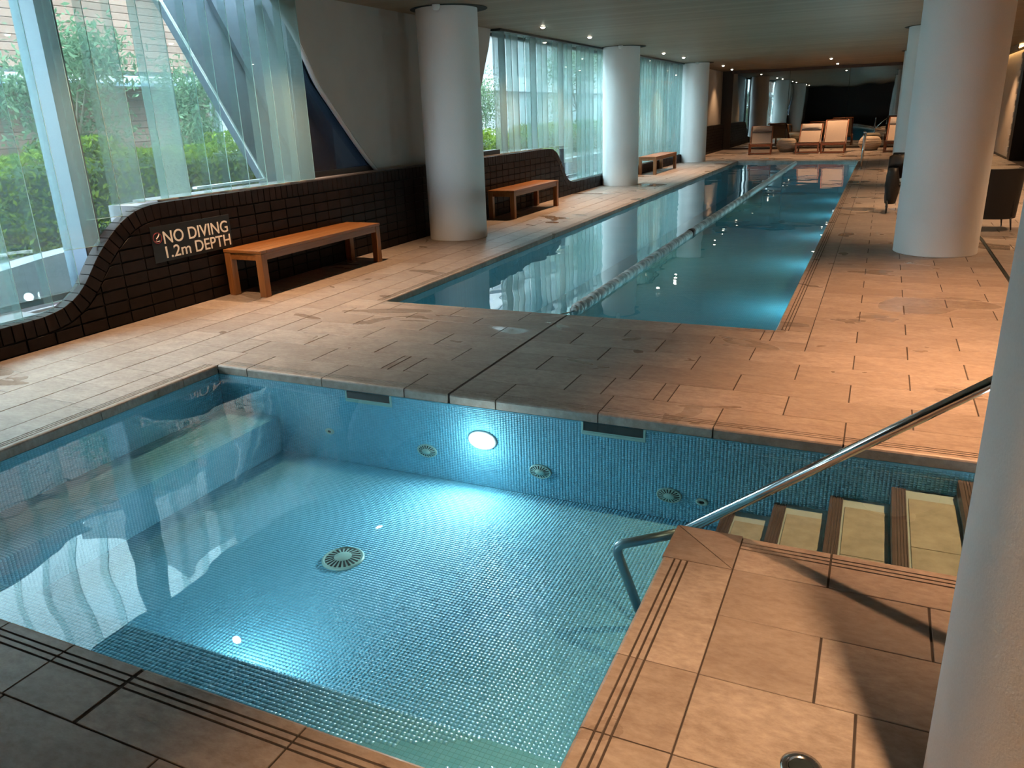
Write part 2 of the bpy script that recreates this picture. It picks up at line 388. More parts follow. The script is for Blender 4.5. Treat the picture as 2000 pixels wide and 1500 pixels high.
# ---- deck tiles
G = 0.0018; G2 = 0.0036
tiles = []      # (x0,x1,y0,y1,kind,edge)  kind 'tile' or 'coping'; edge = side that faces the water
def row_x(x0, x1, y0, y1, phase, step=0.6395, cuts=(), kind='tile', edge=None):
    xs = sorted(set([x0, x1]+[c for c in cuts if x0 < c < x1]+[phase+step*k for k in range(-30, 30) if x0+0.03 < phase+step*k < x1-0.03]))
    for a, b in zip(xs, xs[1:]): tiles.append((a, b, y0, y1, kind, edge))
def row_y(x0, x1, y0, y1, phase, step=0.6395, kind='tile', edge=None):
    ys = sorted(set([y0, y1]+[phase+step*k for k in range(-10, 70) if y0+0.03 < phase+step*k < y1-0.03]))
    for a, b in zip(ys, ys[1:]): tiles.append((x0, x1, a, b, kind, edge))
A1, A2, RH = -0.018, -0.338, 0.3175
EXP = (-2.262, -2.250)     # expansion joint
XL4 = -4.40
def zone_row(x0, x1, y0, y1, ph, **k):
    # split at the expansion joint
    if x0 < EXP[0] and x1 > EXP[1]:
        row_x(x0, EXP[0], y0, y1, ph, **k); row_x(EXP[1], x1, y0, y1, ph, **k)
    else: row_x(x0, x1, y0, y1, ph, **k)
# between spa and pool
zone_row(SL-0.0, 0.8, SF, 4.20, A1, kind='coping', edge='y0')
row_x(0.8, 1.19, SF, 4.20, A1)
yr = [4.20+RH*k for k in range(0, 100)]
for k, y0 in enumerate(yr):
    y1 = y0+RH; ph = (A2, A1)[k % 2]
    if k < 4:
        cuts = (-1.384, -1.062, -2.772, -2.95) if k == 0 else ()
        zone_row(XL4, 1.19, y0, y1, ph, cuts=cuts)
    else:
        if y0 > YF-0.1: break
        x0 = -0.335 if y0 < PF+0.25 else XL4
        row_x(x0, 1.19, y0, min(y1, YF), ph)
    row_x(1.225, XR if y0 > 0 else XR, y0, min(y1, YF), ph+0.2)
zone_row(XL4, -0.335, yr[4], 5.665, A2)
zone_row(PL, PR, 5.665, PN, A1, kind='coping', edge='y1')
tiles.append((PR, -0.335, 5.665, PN, 'tile', None)); tiles.append((XL4, PL, 5.665, PN, 'tile', None))
row_y(PR, -0.335, PN, PF, 6.46, kind='coping', edge='x0')
row_y(XL4, PL, PN, PF, 6.46, kind='coping', edge='x1')
row_x(PL, PR, PF, PF+0.28, A1, kind='coping', edge='y0')
tiles.append((PR, -0.335, PF, PF+0.28, 'tile', None)); tiles.append((XL4, PL, PF, PF+0.28, 'tile', None))
# left of both pools: courses run along the wall
xsl = [XW, -5.36, -5.04, -4.72, XL4]
for i in range(4): row_y(xsl[i], xsl[i+1], 0.5, YF, (0.1, 0.42)[i % 2])
row_y(XL4, SL, SN, SF, 1.02, kind='coping', edge='x1'); row_y(XL4, SL, SF, 4.20, 4.0); row_y(XL4, SL, 0.5, SN, 1.02)
# near deck
row_x(SL, SR, 1.085, SN, A1, kind='coping', edge='y1', cuts=(-2.25, -1.928))
for k in range(4):
    y1 = 1.085-RH*k; row_x(SL, SR, max(y1-RH, 0.0), y1, (A2, A1)[k % 2]+0.02)
# peninsula beside the steps
for a, b in ((1.955, 2.56), (1.62, 1.955), (1.30, 1.62), (0.98, 1.30)): tiles.append((SR, -0.335, a, b, 'coping', 'x0'))
for a, b in ((-0.335, -0.01), (-0.01, 0.63), (0.63, 1.19)): tiles.append((a, b, 2.565, STEP_N, 'coping', 'y1'))
PEN = [(2.27, 2.565, -0.335+0.64), (1.955, 2.27, -0.01), (1.62, 1.955, 0.10), (1.30, 1.62, -0.01+0.3), (0.98, 1.30, 0.1), (0.66, 0.98, 0.3)]
for y0, y1, ph in PEN: row_x(-0.335 if y0 > 0.97 else SR, 1.19, y0, y1, ph)
for k in range(3): row_x(SR, 1.19, 0.66-RH*(k+1), 0.66-RH*k, A1)
for k in range(12): row_x(1.225, XR, yr[0]-RH*(k+1), yr[0]-RH*k, (A1, A2)[k % 2])
row_x(STEP_R, 1.19, STEP_N, SF, A1)
TZ = -0.03
def tile_mesh(lx, ly, kind, edge):
    mb = MB(); c = 0.0016
    hx, hy = lx/2, ly/2
    if kind == 'tile':
        mb.add([(-hx, -hy, TZ), (hx, -hy, TZ), (hx, hy, TZ), (-hx, hy, TZ), (-hx, -hy, -c), (hx, -hy, -c), (hx, hy, -c), (-hx, hy, -c),
                (-hx+c, -hy+c, 0), (hx-c, -hy+c, 0), (hx-c, hy-c, 0), (-hx+c, hy-c, 0)],
               [(0, 1, 5, 4), (1, 2, 6, 5), (2, 3, 7, 6), (3, 0, 4, 7), (4, 5, 9, 8), (5, 6, 10, 9), (6, 7, 11, 10), (7, 4, 8, 11), (8, 9, 10, 11)])
    else:
        # profile across the edge: t = 0 at the water side; rounded nose, three grip grooves
        W = lx if edge[0] == 'x' else ly; L = ly if edge[0] == 'x' else lx
        pr = [(0.0, -0.060), (0.0, -0.012), (0.004, -0.004), (0.012, 0.0)]
        for g in (0.042, 0.066, 0.090): pr += [(g, 0), (g+0.001, -0.005), (g+0.007, -0.005), (g+0.008, 0)]
        pr += [(W-c, 0), (W, -c), (W, TZ), (0.10, TZ), (0.10, -0.060)]
        mb.prism(pr, 'y', -L/2+0.0003, L/2-0.0003)
        if edge == 'x0': mb.xf(Matrix.Translation((-hx, 0, 0)))
        elif edge == 'x1': mb.xf(Matrix.Translation((hx, 0, 0)) @ Matrix.Rotation(PI, 4, 'Z'))
        elif edge == 'y0': mb.xf(Matrix.Translation((0, -hy, 0)) @ Matrix.Rotation(PI/2, 4, 'Z'))
        elif edge == 'y1': mb.xf(Matrix.Translation((0, hy, 0)) @ Matrix.Rotation(-PI/2, 4, 'Z'))
    return mb
def screen_area(cs):
    ps = [project(c) for c in cs]
    if any(p is None for p in ps): 
        ps2 = [p for p in ps if p]
        if len(ps2) < 2: return 0
        return 2000 if any(-100 < p[0] < 2100 and -100 < p[1] < 1600 for p in ps2) else 0
    A = 0
    for i in range(len(ps)): a, b = ps[i], ps[(i+1) % len(ps)]; A += a[0]*b[1]-a[1]*b[0]
    cx = sum(p[0] for p in ps)/len(ps); cy = sum(p[1] for p in ps)/len(ps)
    vis = any(-20 < p[0] < 2020 and -20 < p[1] < 1520 for p in ps)
    return abs(A)/2 if vis else abs(A)/2*1e-4
scored = sorted(((screen_area([(a, c, 0), (b, c, 0), (b, d, 0), (a, d, 0)]), t) for t in tiles for a, b, c, d in [t[:4]]), key=lambda q: -q[0])
cache = {}; rest = MB(); restrand = []
for i, (ar, (a, b, c, d, kind, edge)) in enumerate(scored):
    lx, ly = (b-a-2*G, d-c-2*G) if kind == 'coping' and edge[0] == 'x' or c < 0.2 else (b-a-2*G2, d-c-2*G)
    if lx < 0.01 or ly < 0.01: continue
    key = (round(lx, 4), round(ly, 4), kind, edge)
    if i < 300:
        if key not in cache:
            cache[key] = tile_mesh(lx, ly, kind, edge).mesh('deck_tile', 'deck')
        link('deck_tile' if kind == 'tile' else 'coping_tile', cache[key], floor, ((a+b)/2, (c+d)/2, rng.uniform(-0.0006, 0.0004)))
    else:
        t = tile_mesh(lx, ly, kind, edge); t.xf(Matrix.Translation(((a+b)/2, (c+d)/2, 0)))
        rest.add(t.v, t.f); restrand += [rng.random()]*len(t.f)
fo = rest.build('deck_tile_field', 'deck', floor); fo['kind'] = 'stuff'; face_rand(fo.data, restrand)
# corner coping of the peninsula, mitred
mb = MB(); mb.prism([(SR, 2.562), (-0.337, 2.562), (SR+0.002, STEP_N-0.002)], 'z', -0.06, -0.0001); mb.build('coping_tile', 'deck', floor)
mb = MB(); mb.prism([(-0.337, 2.567), (-0.337, STEP_N), (SR+0.006, STEP_N)], 'z', -0.06, -0.0001); mb.build('coping_tile', 'deck', floor)
# slot drain along the right of the deck
dr = thing('slot_drain', 'dark slot drain running along the deck right of the columns', 'drain', (1.2075, 0, 0))
MB().box(-0.0165, 0.0165, 0.5, YF-0.3, -0.003, -0.0025).build('channel', 'slot', dr)
MB().box(-0.0165, -0.0135, 0.5, YF-0.3, -0.003, 0.0005).build('rim', 'steel', dr); MB().box(0.0135, 0.0165, 0.5, YF-0.3, -0.003, 0.0005).build('rim', 'steel', dr)

# ------------------------------------------------------------------ mosaic helper
PIT = 0.0188
def mosaic(o, u, v, lu, lv, nrm, pit=PIT, sq=1.0, gap=0.0022, h=0.0007):
    o, u, v, nrm = (np.array(q, float) for q in (o, u, v, nrm))
    nu, nv = max(1, round(lu/pit)), max(1, round(lv/(pit*sq))); pu, pv = lu/nu, lv/nv
    I, J = np.meshgrid(np.arange(nu), np.arange(nv), indexing='ij'); I = I.ravel(); J = J.ravel()
    a0 = (I*pu+gap/2)[:, None]; a1 = ((I+1)*pu-gap/2)[:, None]; b0 = (J*pv+gap/2)[:, None]; b1 = ((J+1)*pv-gap/2)[:, None]
    hh = (h+rng.uniform(-0.0001, 0.0001, len(I)))[:, None]
    base = o[None, :]
    cs = []
    for a, b in ((a0, b0), (a1, b0), (a1, b1), (a0, b1)): cs.append(base+a*u+b*v)
    tilt = rng.normal(0, 0.00007, (len(I), 4))
    top = [c+(hh+tilt[:, k:k+1])*nrm for k, c in enumerate(cs)]
    V = np.stack(cs+top, 1).reshape(-1, 3)
    f = np.array([[4, 5, 6, 7], [0, 1, 5, 4], [1, 2, 6, 5], [2, 3, 7, 6], [3, 0, 4, 7]])
    if np.dot(np.cross(u, v), nrm) < 0: f = f[:, ::-1]
    Fc = (np.arange(len(I))*8)[:, None, None]+f[None]
    return V, Fc.reshape(-1, 4), np.repeat(rng.random(len(I)), 5)
def mosaic_obj(name, parts, mat, parent):
    Vs, Fs, Rs, off = [], [], [], 0
    for V, Fc, r in parts: Vs.append(V); Fs.append(Fc+off); Rs.append(r); off += len(V)
    V = np.concatenate(Vs); Fc = np.concatenate(Fs)
    me = bpy.data.meshes.new(name); me.vertices.add(len(V)); me.vertices.foreach_set('co', V.ravel())
    me.loops.add(len(Fc)*4); me.loops.foreach_set('vertex_index', Fc.ravel().astype(np.int32))
    me.polygons.add(len(Fc)); me.polygons.foreach_set('loop_start', np.arange(0, len(Fc)*4, 4, dtype=np.int32)); me.polygons.foreach_set('loop_total', np.full(len(Fc), 4, dtype=np.int32))
    me.update(calc_edges=True); me.validate(); me.materials.append(M[mat]); face_rand(me, np.concatenate(Rs))
    o = link(name, me, parent); o['kind'] = 'stuff'; return o

# ------------------------------------------------------------------ spa pool
SZ, BZ = -0.585, -0.33      # floor and bench levels
BLX, BNY = -3.63, 1.785     # bench edges
spa = thing('spa_pool', 'small turquoise mosaic plunge pool in the foreground with benches and steps', 'pool', (0, 0, 0))
T = 0.08
sh = MB()
sh.box(SL-T, SR+T, SN-T, SF+T, SZ-0.08, SZ)                       # floor
sh.box(SL-T, SL, SN-T, SF+T, SZ, -0.062); sh.box(SL-T, STEP_R, SF, SF+T, SZ, -0.062); sh.box(SL-T, SR+T, SN-T, SN, SZ, -0.062)
sh.box(SR, SR+T, SN-T, STEP_N, SZ, -0.062); sh.box(SR, STEP_R, STEP_N-T, STEP_N, SZ, -0.062)
sh.build('basin', 'mosaic_grout', spa)
bn = MB(); bn.box(SL, BLX, SN, SF, SZ, BZ); bn.box(BLX, SR, SN, BNY, SZ, BZ); bn.build('bench', 'mosaic_grout', spa)
X, Y, Z = (1, 0, 0), (0, 1, 0), (0, 0, 1); nX, nY = (-1, 0, 0), (0, -1, 0)
parts = [mosaic((BLX, BNY, SZ), X, Y, SR-BLX, SF-BNY, Z),
         mosaic((SL, SF, SZ), X, Z, STEP_R-SL, -0.068-SZ, nY, sq=0.62),
         mosaic((SL, SN, BZ), Y, Z, SF-SN, -0.068-BZ, X, sq=0.62), mosaic((SL, BNY, BZ), X, Y, BLX-SL, SF-BNY, Z),
         mosaic((BLX, BNY, SZ), Y, Z, SF-BNY, BZ-SZ, X, sq=0.62), mosaic((BLX, BNY, SZ), X, Z, SR-BLX, BZ-SZ, Y, sq=0.62),
         mosaic((SL, SN, BZ), X, Z, SR-SL, -0.068-BZ, Y, sq=0.62), mosaic((SR, SN, SZ), Y, Z, STEP_N-SN, -0.068-SZ, nX, sq=0.62),
         mosaic((SL, SN, BZ), X, Y, SR-SL, 0.445-4*PIT*0+0, Z)]
# the near bench top: the 300 mosaic tiles that show largest are separate pieces
V, Fc, r = parts.pop()
nt_ = len(V)//8; cen = V.reshape(nt_, 8, 3)[:, 4:].mean(1)
ar = []
for k in range(nt_):
    q = V.reshape(nt_, 8, 3)[k, 4:]; ar.append(screen_area([tuple(p) for p in q]) if project(cen[k]) and 0 <= project(cen[k])[0] <= 2000 and project(cen[k])[1] <= 1500 else 0)
order = np.argsort(-np.array(ar)); big = set(order[:300].tolist())
mt = None
pu = (SR-SL)/round((SR-SL)/PIT); pv = 0.445/round(0.445/PIT)
for q in range(3):
    t = MB(); hx, hy, hz = pu/2-0.0011, pv/2-0.0011, 0.0007; c = 0.0003
    t.add([(-hx, -hy, 0), (hx, -hy, 0), (hx, hy, 0), (-hx, hy, 0), (-hx, -hy, hz-c), (hx, -hy, hz-c), (hx, hy, hz-c), (-hx, hy, hz-c), (-hx+c, -hy+c, hz), (hx-c, -hy+c, hz), (hx-c, hy-c, hz), (-hx+c, hy-c, hz)],
          [(0, 1, 5, 4), (1, 2, 6, 5), (2, 3, 7, 6), (3, 0, 4, 7), (4, 5, 9, 8), (5, 6, 10, 9), (6, 7, 11, 10), (7, 4, 8, 11), (8, 9, 10, 11)])
    me = t.mesh('mosaic_tile', 'mosaic'); face_rand(me, [(0.15, 0.5, 0.85)[q]]*len(me.polygons))
    mt = (mt or [])+[me]
for k in big: link('mosaic_tile', mt[rng.integers(3)], spa, (cen[k][0], cen[k][1], BZ))
keep = np.array([k not in big for k in range(nt_)])
Vk = V.reshape(nt_, 8, 3)[keep].reshape(-1, 3); nk = keep.sum()
fk = (np.arange(nk)*8)[:, None, None]+(Fc.reshape(nt_, 5, 4)[0]-0)[None]
parts.append((Vk, fk.reshape(-1, 4), np.repeat(rng.random(nk), 5)))
mosaic_obj('mosaic_tile_field', parts, 'mosaic', spa)
# steps on the right
SX = [0.50, 0.225, -0.045, -0.31, -0.565]; SZs = [-0.10, -0.185, -0.28, -0.37, -0.46]
st = thing('spa_steps', 'beige tiled underwater steps with dark nosings leading into the plunge pool', 'steps', (0, 0, 0))
for k in range(5):
    x1 = SX[k-1] if k else STEP_R
    s_ = MB().box(SX[k], x1, STEP_N, SF-0.003, SZ, SZs[k]-0.006).build('riser', 'tread_rise', st)
    for y0, y1 in ((STEP_N+0.002, 3.30), (3.304, SF-0.12)):
        MB().cbox(SX[k]+0.066, x1-0.012, y0, y1, SZs[k]-0.006, SZs[k]+0.002, 0.0015).build('tread_tile', 'tread', st)
    nb = MB(); pr = [(0, -0.05), (0.0, 0.002), (0.010, 0.004)]
    for g in (0.014, 0.026, 0.038, 0.05): pr += [(g, 0.004), (g+0.001, -0.001), (g+0.006, -0.001), (g+0.007, 0.004)]
    pr += [(0.062, 0.004), (0.062, -0.006), (0.006, -0.006), (0.006, -0.05)]
    nb.prism([(SX[k]-0.006+a, SZs[k]+b) for a, b in pr], 'y', STEP_N+0.002, SF-0.02); nb.build('nosing', 'nosing', st)
# fittings of the spa
def disc_grate(name, r, label, mtx, cat='grate', group=None, slots=22):
    t = thing(name, label, cat); t.matrix_world = mtx
    if group: t['group'] = group
    a = MB().lathe([(r, 0), (r, 0.006), (r*0.93, 0.011), (r*0.9, 0.011), (r*0.89, 0.007), (r*0.84, 0.007), (r*0.40, 0.016), (r*0.36, 0.019), (0.001, 0.019)], 40)
    a.build('grate_body', 'plastic_green', t, True)
    for k in range(slots):
        q = 2*PI*k/slots; s_ = MB()
        c, s2 = math.cos(q), math.sin(q); w0, w1 = 0.018*r/0.11*1.0, 0.034*r/0.11
        def P(rad, off, z): return (rad*c-off*s2, rad*s2+off*c, z)
        zi, zo = 0.0165, 0.0078
        s_.add([P(r*0.42, -w0*0.2, zi), P(r*0.42, w0*0.2, zi), P(r*0.83, w1*0.2, zo), P(r*0.83, -w1*0.2, zo), P(r*0.42, -w0*0.2, zi-.003), P(r*0.42, w0*0.2, zi-.003), P(r*0.83, w1*0.2, zo-.003), P(r*0.83, -w1*0.2, zo-.003)],
               [(0, 1, 2, 3), (4, 7, 6, 5), (0, 4, 5, 1), (1, 5, 6, 2), (2, 6, 7, 3), (3, 7, 4, 0)])
        s_.build('slot', 'slot', t)
    return t
disc_grate('floor_grate', 0.112, 'round slotted green suction grate on the plunge pool floor', Matrix.Translation((-2.36, 2.86, SZ+0.001)))
facing = Matrix.Rotation(PI/2, 4, 'X'); squash = Matrix.Diagonal((1, 1, 0.62, 1))   # oval fittings
jets = [(-2.433, -0.402, 'leftmost of the three slotted wall grates, just left of the bright underwater lamp'), (-1.653, -0.417, 'middle of the three slotted wall grates under the far edge of the plunge pool'), (-0.876, -0.435, 'rightmost of the three slotted wall grates, next to the small round inlet')]
for x, z, lab in jets: disc_grate('wall_grate', 0.072, lab, Matrix.Translation((x, SF-0.002, z)) @ squash @ facing, 'grate', 'slotted wall grates', 18)
for x, z, lab in ((-0.694, -0.444, 'small round wall inlet beside the rightmost slotted grate'), (-3.19, -0.374, 'small round wall inlet near the far left corner of the plunge pool')):
    t = thing('wall_inlet', lab, 'inlet'); t.matrix_world = Matrix.Translation((x, SF-0.002, z)) @ squash @ facing
    MB().lathe([(0.036, 0), (0.036, 0.004), (0.03, 0.009), (0.016, 0.010), (0.016, 0.005), (0.001, 0.005)], 24).build('flange', 'plastic_green', t, True)
    MB().lathe([(0.014, 0.0045), (0.014, 0.0062), (0.001, 0.0062)], 16).build('bore', 'slot', t)
for x0, x1, lab in ((-3.015, -2.684, 'left skimmer slot under the far edge of the plunge pool'), (-1.38, -1.03, 'right skimmer slot under the far edge of the plunge pool')):
    t = thing('skimmer', lab, 'skimmer', ((x0+x1)/2, SF, -0.09)); hw = (x1-x0)/2
    MB().box(-hw, hw, -0.004, 0.0, -0.03, 0.028).build('mouth', 'slot', t)
    f = MB(); f.box(-hw-0.012, -hw, -0.008, 0, -0.045, 0.028); f.box(hw, hw+0.012, -0.008, 0, -0.045, 0.028); f.box(-hw, hw, -0.010, 0, -0.045, -0.030); f.build('frame', 'plastic_green', t)
    MB().box(-hw, hw, -0.007, -0.004, -0.030, -0.022).build('weir_lip', 'plastic_green', t)
lamp = thing('underwater_lamp', 'glowing round underwater lamp on the far wall of the plunge pool', 'lamp'); lamp.matrix_world = Matrix.Translation((-2.032, SF-0.002, -0.27)) @ squash @ facing
MB().lathe([(0.098, 0), (0.098, 0.008), (0.088, 0.014), (0.083, 0.014)], 40).build('bezel', 'float_white', lamp, True)
MB().lathe([(0.083, 0.004), (0.082, 0.012), (0.07, 0.022), (0.045, 0.029), (0.001, 0.032)], 40).build('lens', 'lens_pool', lamp, True)
def point(name, loc, power, col, r=0.05, parent=None):
    l = bpy.data.lights.new(name, 'POINT'); l.energy = power; l.color = col; l.shadow_soft_size = r
    o = link(name, l, parent, loc); return o
def area(name, loc, direction, power, col, size, parent=None, size_y=None):
    l = bpy.data.lights.new(name, 'AREA'); l.energy = power; l.color = col; l.size = size; l.shape = 'DISK'
    if size_y: l.shape = 'RECTANGLE'; l.size_y = size_y
    o = link(name, l, parent, loc); o.rotation_euler = Vector(direction).to_track_quat('-Z', 'Y').to_euler(); return o
point('lamp_glow', (0, 0, 0.13), 3, (0.86, 1.0, 1.0), 0.05, lamp)
def beam(power, parent, col):
    l = bpy.data.lights.new('lamp_beam', 'AREA'); l.shape = 'DISK'; l.size = 0.16; l.energy = power; l.color = col
    o = link('lamp_beam', l, parent, (0, 0, 0.040)); o.rotation_euler = (PI, 0, 0)
beam(14, lamp, (0.80, 0.97, 1.0))
hl = thing('bench_fill_light', 'added unseen underwater fill light on the front of the near bench', 'lamp'); hl.matrix_world = Matrix.Translation((-2.2, BNY+0.002, -0.46)) @ squash @ Matrix.Rotation(-PI/2, 4, 'X')  # added lamp, out of view, evens the light on the spa floor
MB().lathe([(0.098, 0), (0.098, 0.008), (0.088, 0.014), (0.083, 0.014)], 40).build('bezel', 'float_white', hl, True)
MB().lathe([(0.083, 0.004), (0.082, 0.012), (0.07, 0.022), (0.001, 0.032)], 40).build('lens', 'lens_pool', hl, True)
beam(3, hl, (0.80, 0.97, 1.0))
def water(name, pts, mat, label):
    mb = MB(); mb.add([(x, y, WZ) for x, y in pts], [tuple(range(len(pts)))]); o = mb.build(name, mat); tag(o, label, 'water')
    if o.data.polygons[0].normal.z < 0: o.data.flip_normals()
    return o
water('spa_water', [(SL, SN), (SR, SN), (SR, STEP_N), (STEP_R, STEP_N), (STEP_R, SF), (SL, SF)], 'water_spa', 'clear rippled water filling the foreground plunge pool')

# ------------------------------------------------------------------ lap pool
PZ = -0.95
pool = thing('lap_pool', 'long turquoise lap pool running away to the far wall', 'pool')
sh = MB(); sh.box(PL-T, PR+T, PN-T, PF+T, PZ-0.08, PZ); sh.box(PL-T, PL, PN-T, PF+T, PZ, -0.0615); sh.box(PR, PR+T, PN-T, PF+T, PZ, -0.0615); sh.box(PL, PR, PN-T, PN, PZ, -0.0615); sh.box(PL, PR, PF, PF+T, PZ, -0.0615)
sh.build('basin', 'pool_mosaic', pool)
sl = MB(); sl.box(-1.72, -1.42, 7.25, 7.30, PZ, PZ+0.006); sl.build('floor_slot', 'slot', pool)
water('pool_water', [(PL, PN), (PR, PN), (PR, PF), (PL, PF)], 'water_pool', 'still blue-green water filling the long lap pool')
plab = ['nearest', 'second', 'third', 'fourth', 'fifth', 'farthest']
for k in range(6):
    y = 7.3+3.3*k
    t = thing('pool_lamp', f'{plab[k]} underwater lamp along the right side wall of the lap pool', 'lamp', group='lap pool underwater lamps')
    t.matrix_world = Matrix.Translation((PR-0.002, y, -0.42)) @ Matrix.Rotation(-PI/2, 4, 'Y')
    MB().lathe([(0.098, 0), (0.098, 0.008), (0.088, 0.014), (0.083, 0.014)], 24).build('bezel', 'float_white', t, True)
    MB().lathe([(0.083, 0.004), (0.07, 0.02), (0.001, 0.03)], 24).build('lens', 'lens_pool', t, True)
    point('lamp_glow', (0, 0, 0.16), 20, (0.70, 1.0, 1.0), 0.06, t)
# lane rope
rope = thing('lane_rope', 'floating white lane rope with one black float down the middle of the lap pool', 'lane rope', (-2.32, 0, WZ+0.012))
MB().tube([(0, PN+0.002, 0.045), (0, PN+0.10, 0.03), (0, PN+0.3, 0.0), (0, PF-0.3, 0), (0, PF-0.005, 0.0)], 0.006, 8).build('cable', 'steel', rope)
fl = MB().lathe([(0.010, -0.024), (0.036, -0.020), (0.056, -0.010), (0.056, 0.010), (0.036, 0.020), (0.010, 0.024)], 14); fl.xf(Matrix.Rotation(PI/2, 4, 'X'))
flm = fl.mesh('float_disc', 'float_white', True); flg = fl.mesh('float_disc', 'float_grey', True); flb = MB(); flb.lathe([(0.02, -0.10), (0.058, -0.09), (0.06, 0.0), (0.058, 0.09), (0.02, 0.10)], 14); flb.xf(Matrix.Rotation(PI/2, 4, 'X'))
far = MB(); y = PN+0.34; k = 0
while y < PF-0.35:
    if abs(y-11.06) < 0.11: y += 0.062; continue
    if k < 150: o = link('float_disc', flm if k % 2 else flg, rope, (0, y, 0)); o.scale = (1, 1, 1) if k % 3 else (0.80, 1, 0.80)
    else:
        t = MB(); t.lathe([(0.008, -0.026), (0.055, -0.012), (0.055, 0.012), (0.008, 0.026)], 8); t.xf(Matrix.Translation((0, y, 0)) @ Matrix.Rotation(PI/2, 4, 'X')); far.add(t.v, t.f)
    y += 0.066; k += 1
o = far.build('float_disc_row', 'float_white', rope, True); o['kind'] = 'stuff'
o = flb.build('black_float', 'float_black', rope, True, (0, 11.06, 0)); o['label'] = 'black float'

# ------------------------------------------------------------------ brick wall
BH, BL, SOL = 0.1042, 0.2405, 0.136
prof = [(-5.0, 0.235), (3.4, 0.235), (3.85, 0.237), (4.03, 0.27), (4.148, 0.332), (4.234, 0.40), (4.32, 0.505), (4.407, 0.615), (4.565, 0.764), (4.717, 0.871), (4.87, 0.938), (5.05, 0.968), (5.35, 0.972), (6.5, 0.972), (14.4, 0.972), (14.66, 0.955), (14.86, 0.88), (15.05, 0.75), (15.22, 0.55), (15.39, 0.376), (15.55, 0.285), (15.8, 0.24), (16.5, 0.235), (26.4, 0.235), (26.7, 0.26), (26.95, 0.40), (27.2, 0.65), (27.5, 0.85), (27.9, 0.96), (28.4, 0.972), (33.2, 0.972)]
PFl = []
for i in range(len(prof)-1):
    n_ = max(1, int((prof[i+1][0]-prof[i][0])/0.02)) if (prof[i+1][0]-prof[i][0]) < 0.5 else max(1, int((prof[i+1][0]-prof[i][0])/0.05))
    for k in range(n_):
        t = k/n_; PFl.append((prof[i][0]+(prof[i+1][0]-prof[i][0])*t, prof[i][1]+(prof[i+1][1]-prof[i][1])*t))
PFl.append(prof[-1]); PFl = np.array(PFl)
for _ in range(6): PFl[1:-1] = 0.25*PFl[:-2]+0.5*PFl[1:-1]+0.25*PFl[2:]
seg = np.hypot(*(PFl[1:]-PFl[:-1]).T); S = np.concatenate([[0], np.cumsum(seg)])
def on(s):
    p = np.array([np.interp(s, S, PFl[:, 0]), np.interp(s, S, PFl[:, 1])]); e = 0.03
    a = np.array([np.interp(s-e, S, PFl[:, 0]), np.interp(s-e, S, PFl[:, 1])]); b = np.array([np.interp(s+e, S, PFl[:, 0]), np.interp(s+e, S, PFl[:, 1])])
    t = (b-a)/np.linalg.norm(b-a); return p, np.array([t[1], -t[0]])     # point, inward normal (down)
inner = np.array([on(s)[0]+on(s)[1]*SOL for s in np.arange(0.05, S[-1], 0.02)])
inner = inner[np.argsort(inner[:, 0])]
def zin(y): return float(np.interp(y, inner[:, 0], inner[:, 1]))
TH = 0.13; MG = 0.006
core = MB()
top = [(float(a), float(b)-0.012) for a, b in PFl[::3]]
poly = [(top[0][0], 0.0)]+top+[(top[-1][0], 0.0)]
for i in range(len(top)-1):
    core.prism([(top[i][0], -0.003), (top[i+1][0], -0.003), top[i+1], top[i]], 'x', XW-TH+0.01, XW-0.012)
wall = struct(core.build('wall_left', 'mortar'))
bricks = []
ph = 3.90
for c in range(8):
    z0 = c*BH+0.0075; z1 = (c+1)*BH-0.0075
    for k in range(-38, 124):
        y0 = ph+k*BL+MG; y1 = y0+BL-2*MG
        if y1 > YF or y0 < -5: continue
        ys = np.linspace(y0, y1, 7); zs = [min(z1, zin(y)-MG) for y in ys]
        if max(zs) < z0+0.012: continue
        if all(abs(z-z1) < 1e-6 for z in zs): bricks.append([(y0, z0), (y1, z0), (y1, z1), (y0, z1)])
        else:
            p = [(y, max(z, z0)) for y, z in zip(ys, zs)]
            p = [q for q in p]
            bricks.append([(y0, z0), (y1, z0)]+p[::-1])
s = 0.02
while s < S[-1]-0.1:
    a, na = on(s+0.004); b, nb_ = on(s+0.086); s += 0.090
    if a[1] < 0.18 and False: continue
    bricks.append([tuple(a), tuple(a+na*(SOL-MG)), tuple(b+nb_*(SOL-MG)), tuple(b)])
def brick_area(p):
    cy = sum(q[0] for q in p)/len(p)
    return screen_area([(XW, q[0], q[1]) for q in p])
bricks.sort(key=lambda p: -brick_area(p))
rest = MB(); bc = {}
def brick_mb(p, dx):
    # front face slightly inset for a chamfer
    cy = sum(q[0] for q in p)/len(p); cz = sum(q[1] for q in p)/len(p); k = len(p); ins = 0.003
    q2 = []
    for y, z in p:
        d = math.hypot(y-cy, z-cz) or 1; q2.append((y-(y-cy)/d*ins, z-(z-cz)/d*ins))
    vs_ = [(XW-TH+0.01, y, z) for y, z in p]+[(XW-0.003+dx, y, z) for y, z in p]+[(XW+dx, y, z) for y, z in q2]
    fs = [tuple(range(2*k, 3*k))]
    for i in range(k):
        j = (i+1) % k; fs += [(i, j, k+j, k+i), (k+i, k+j, 2*k+j, 2*k+i)]
    m_ = MB(); m_.add(vs_, fs); return m_
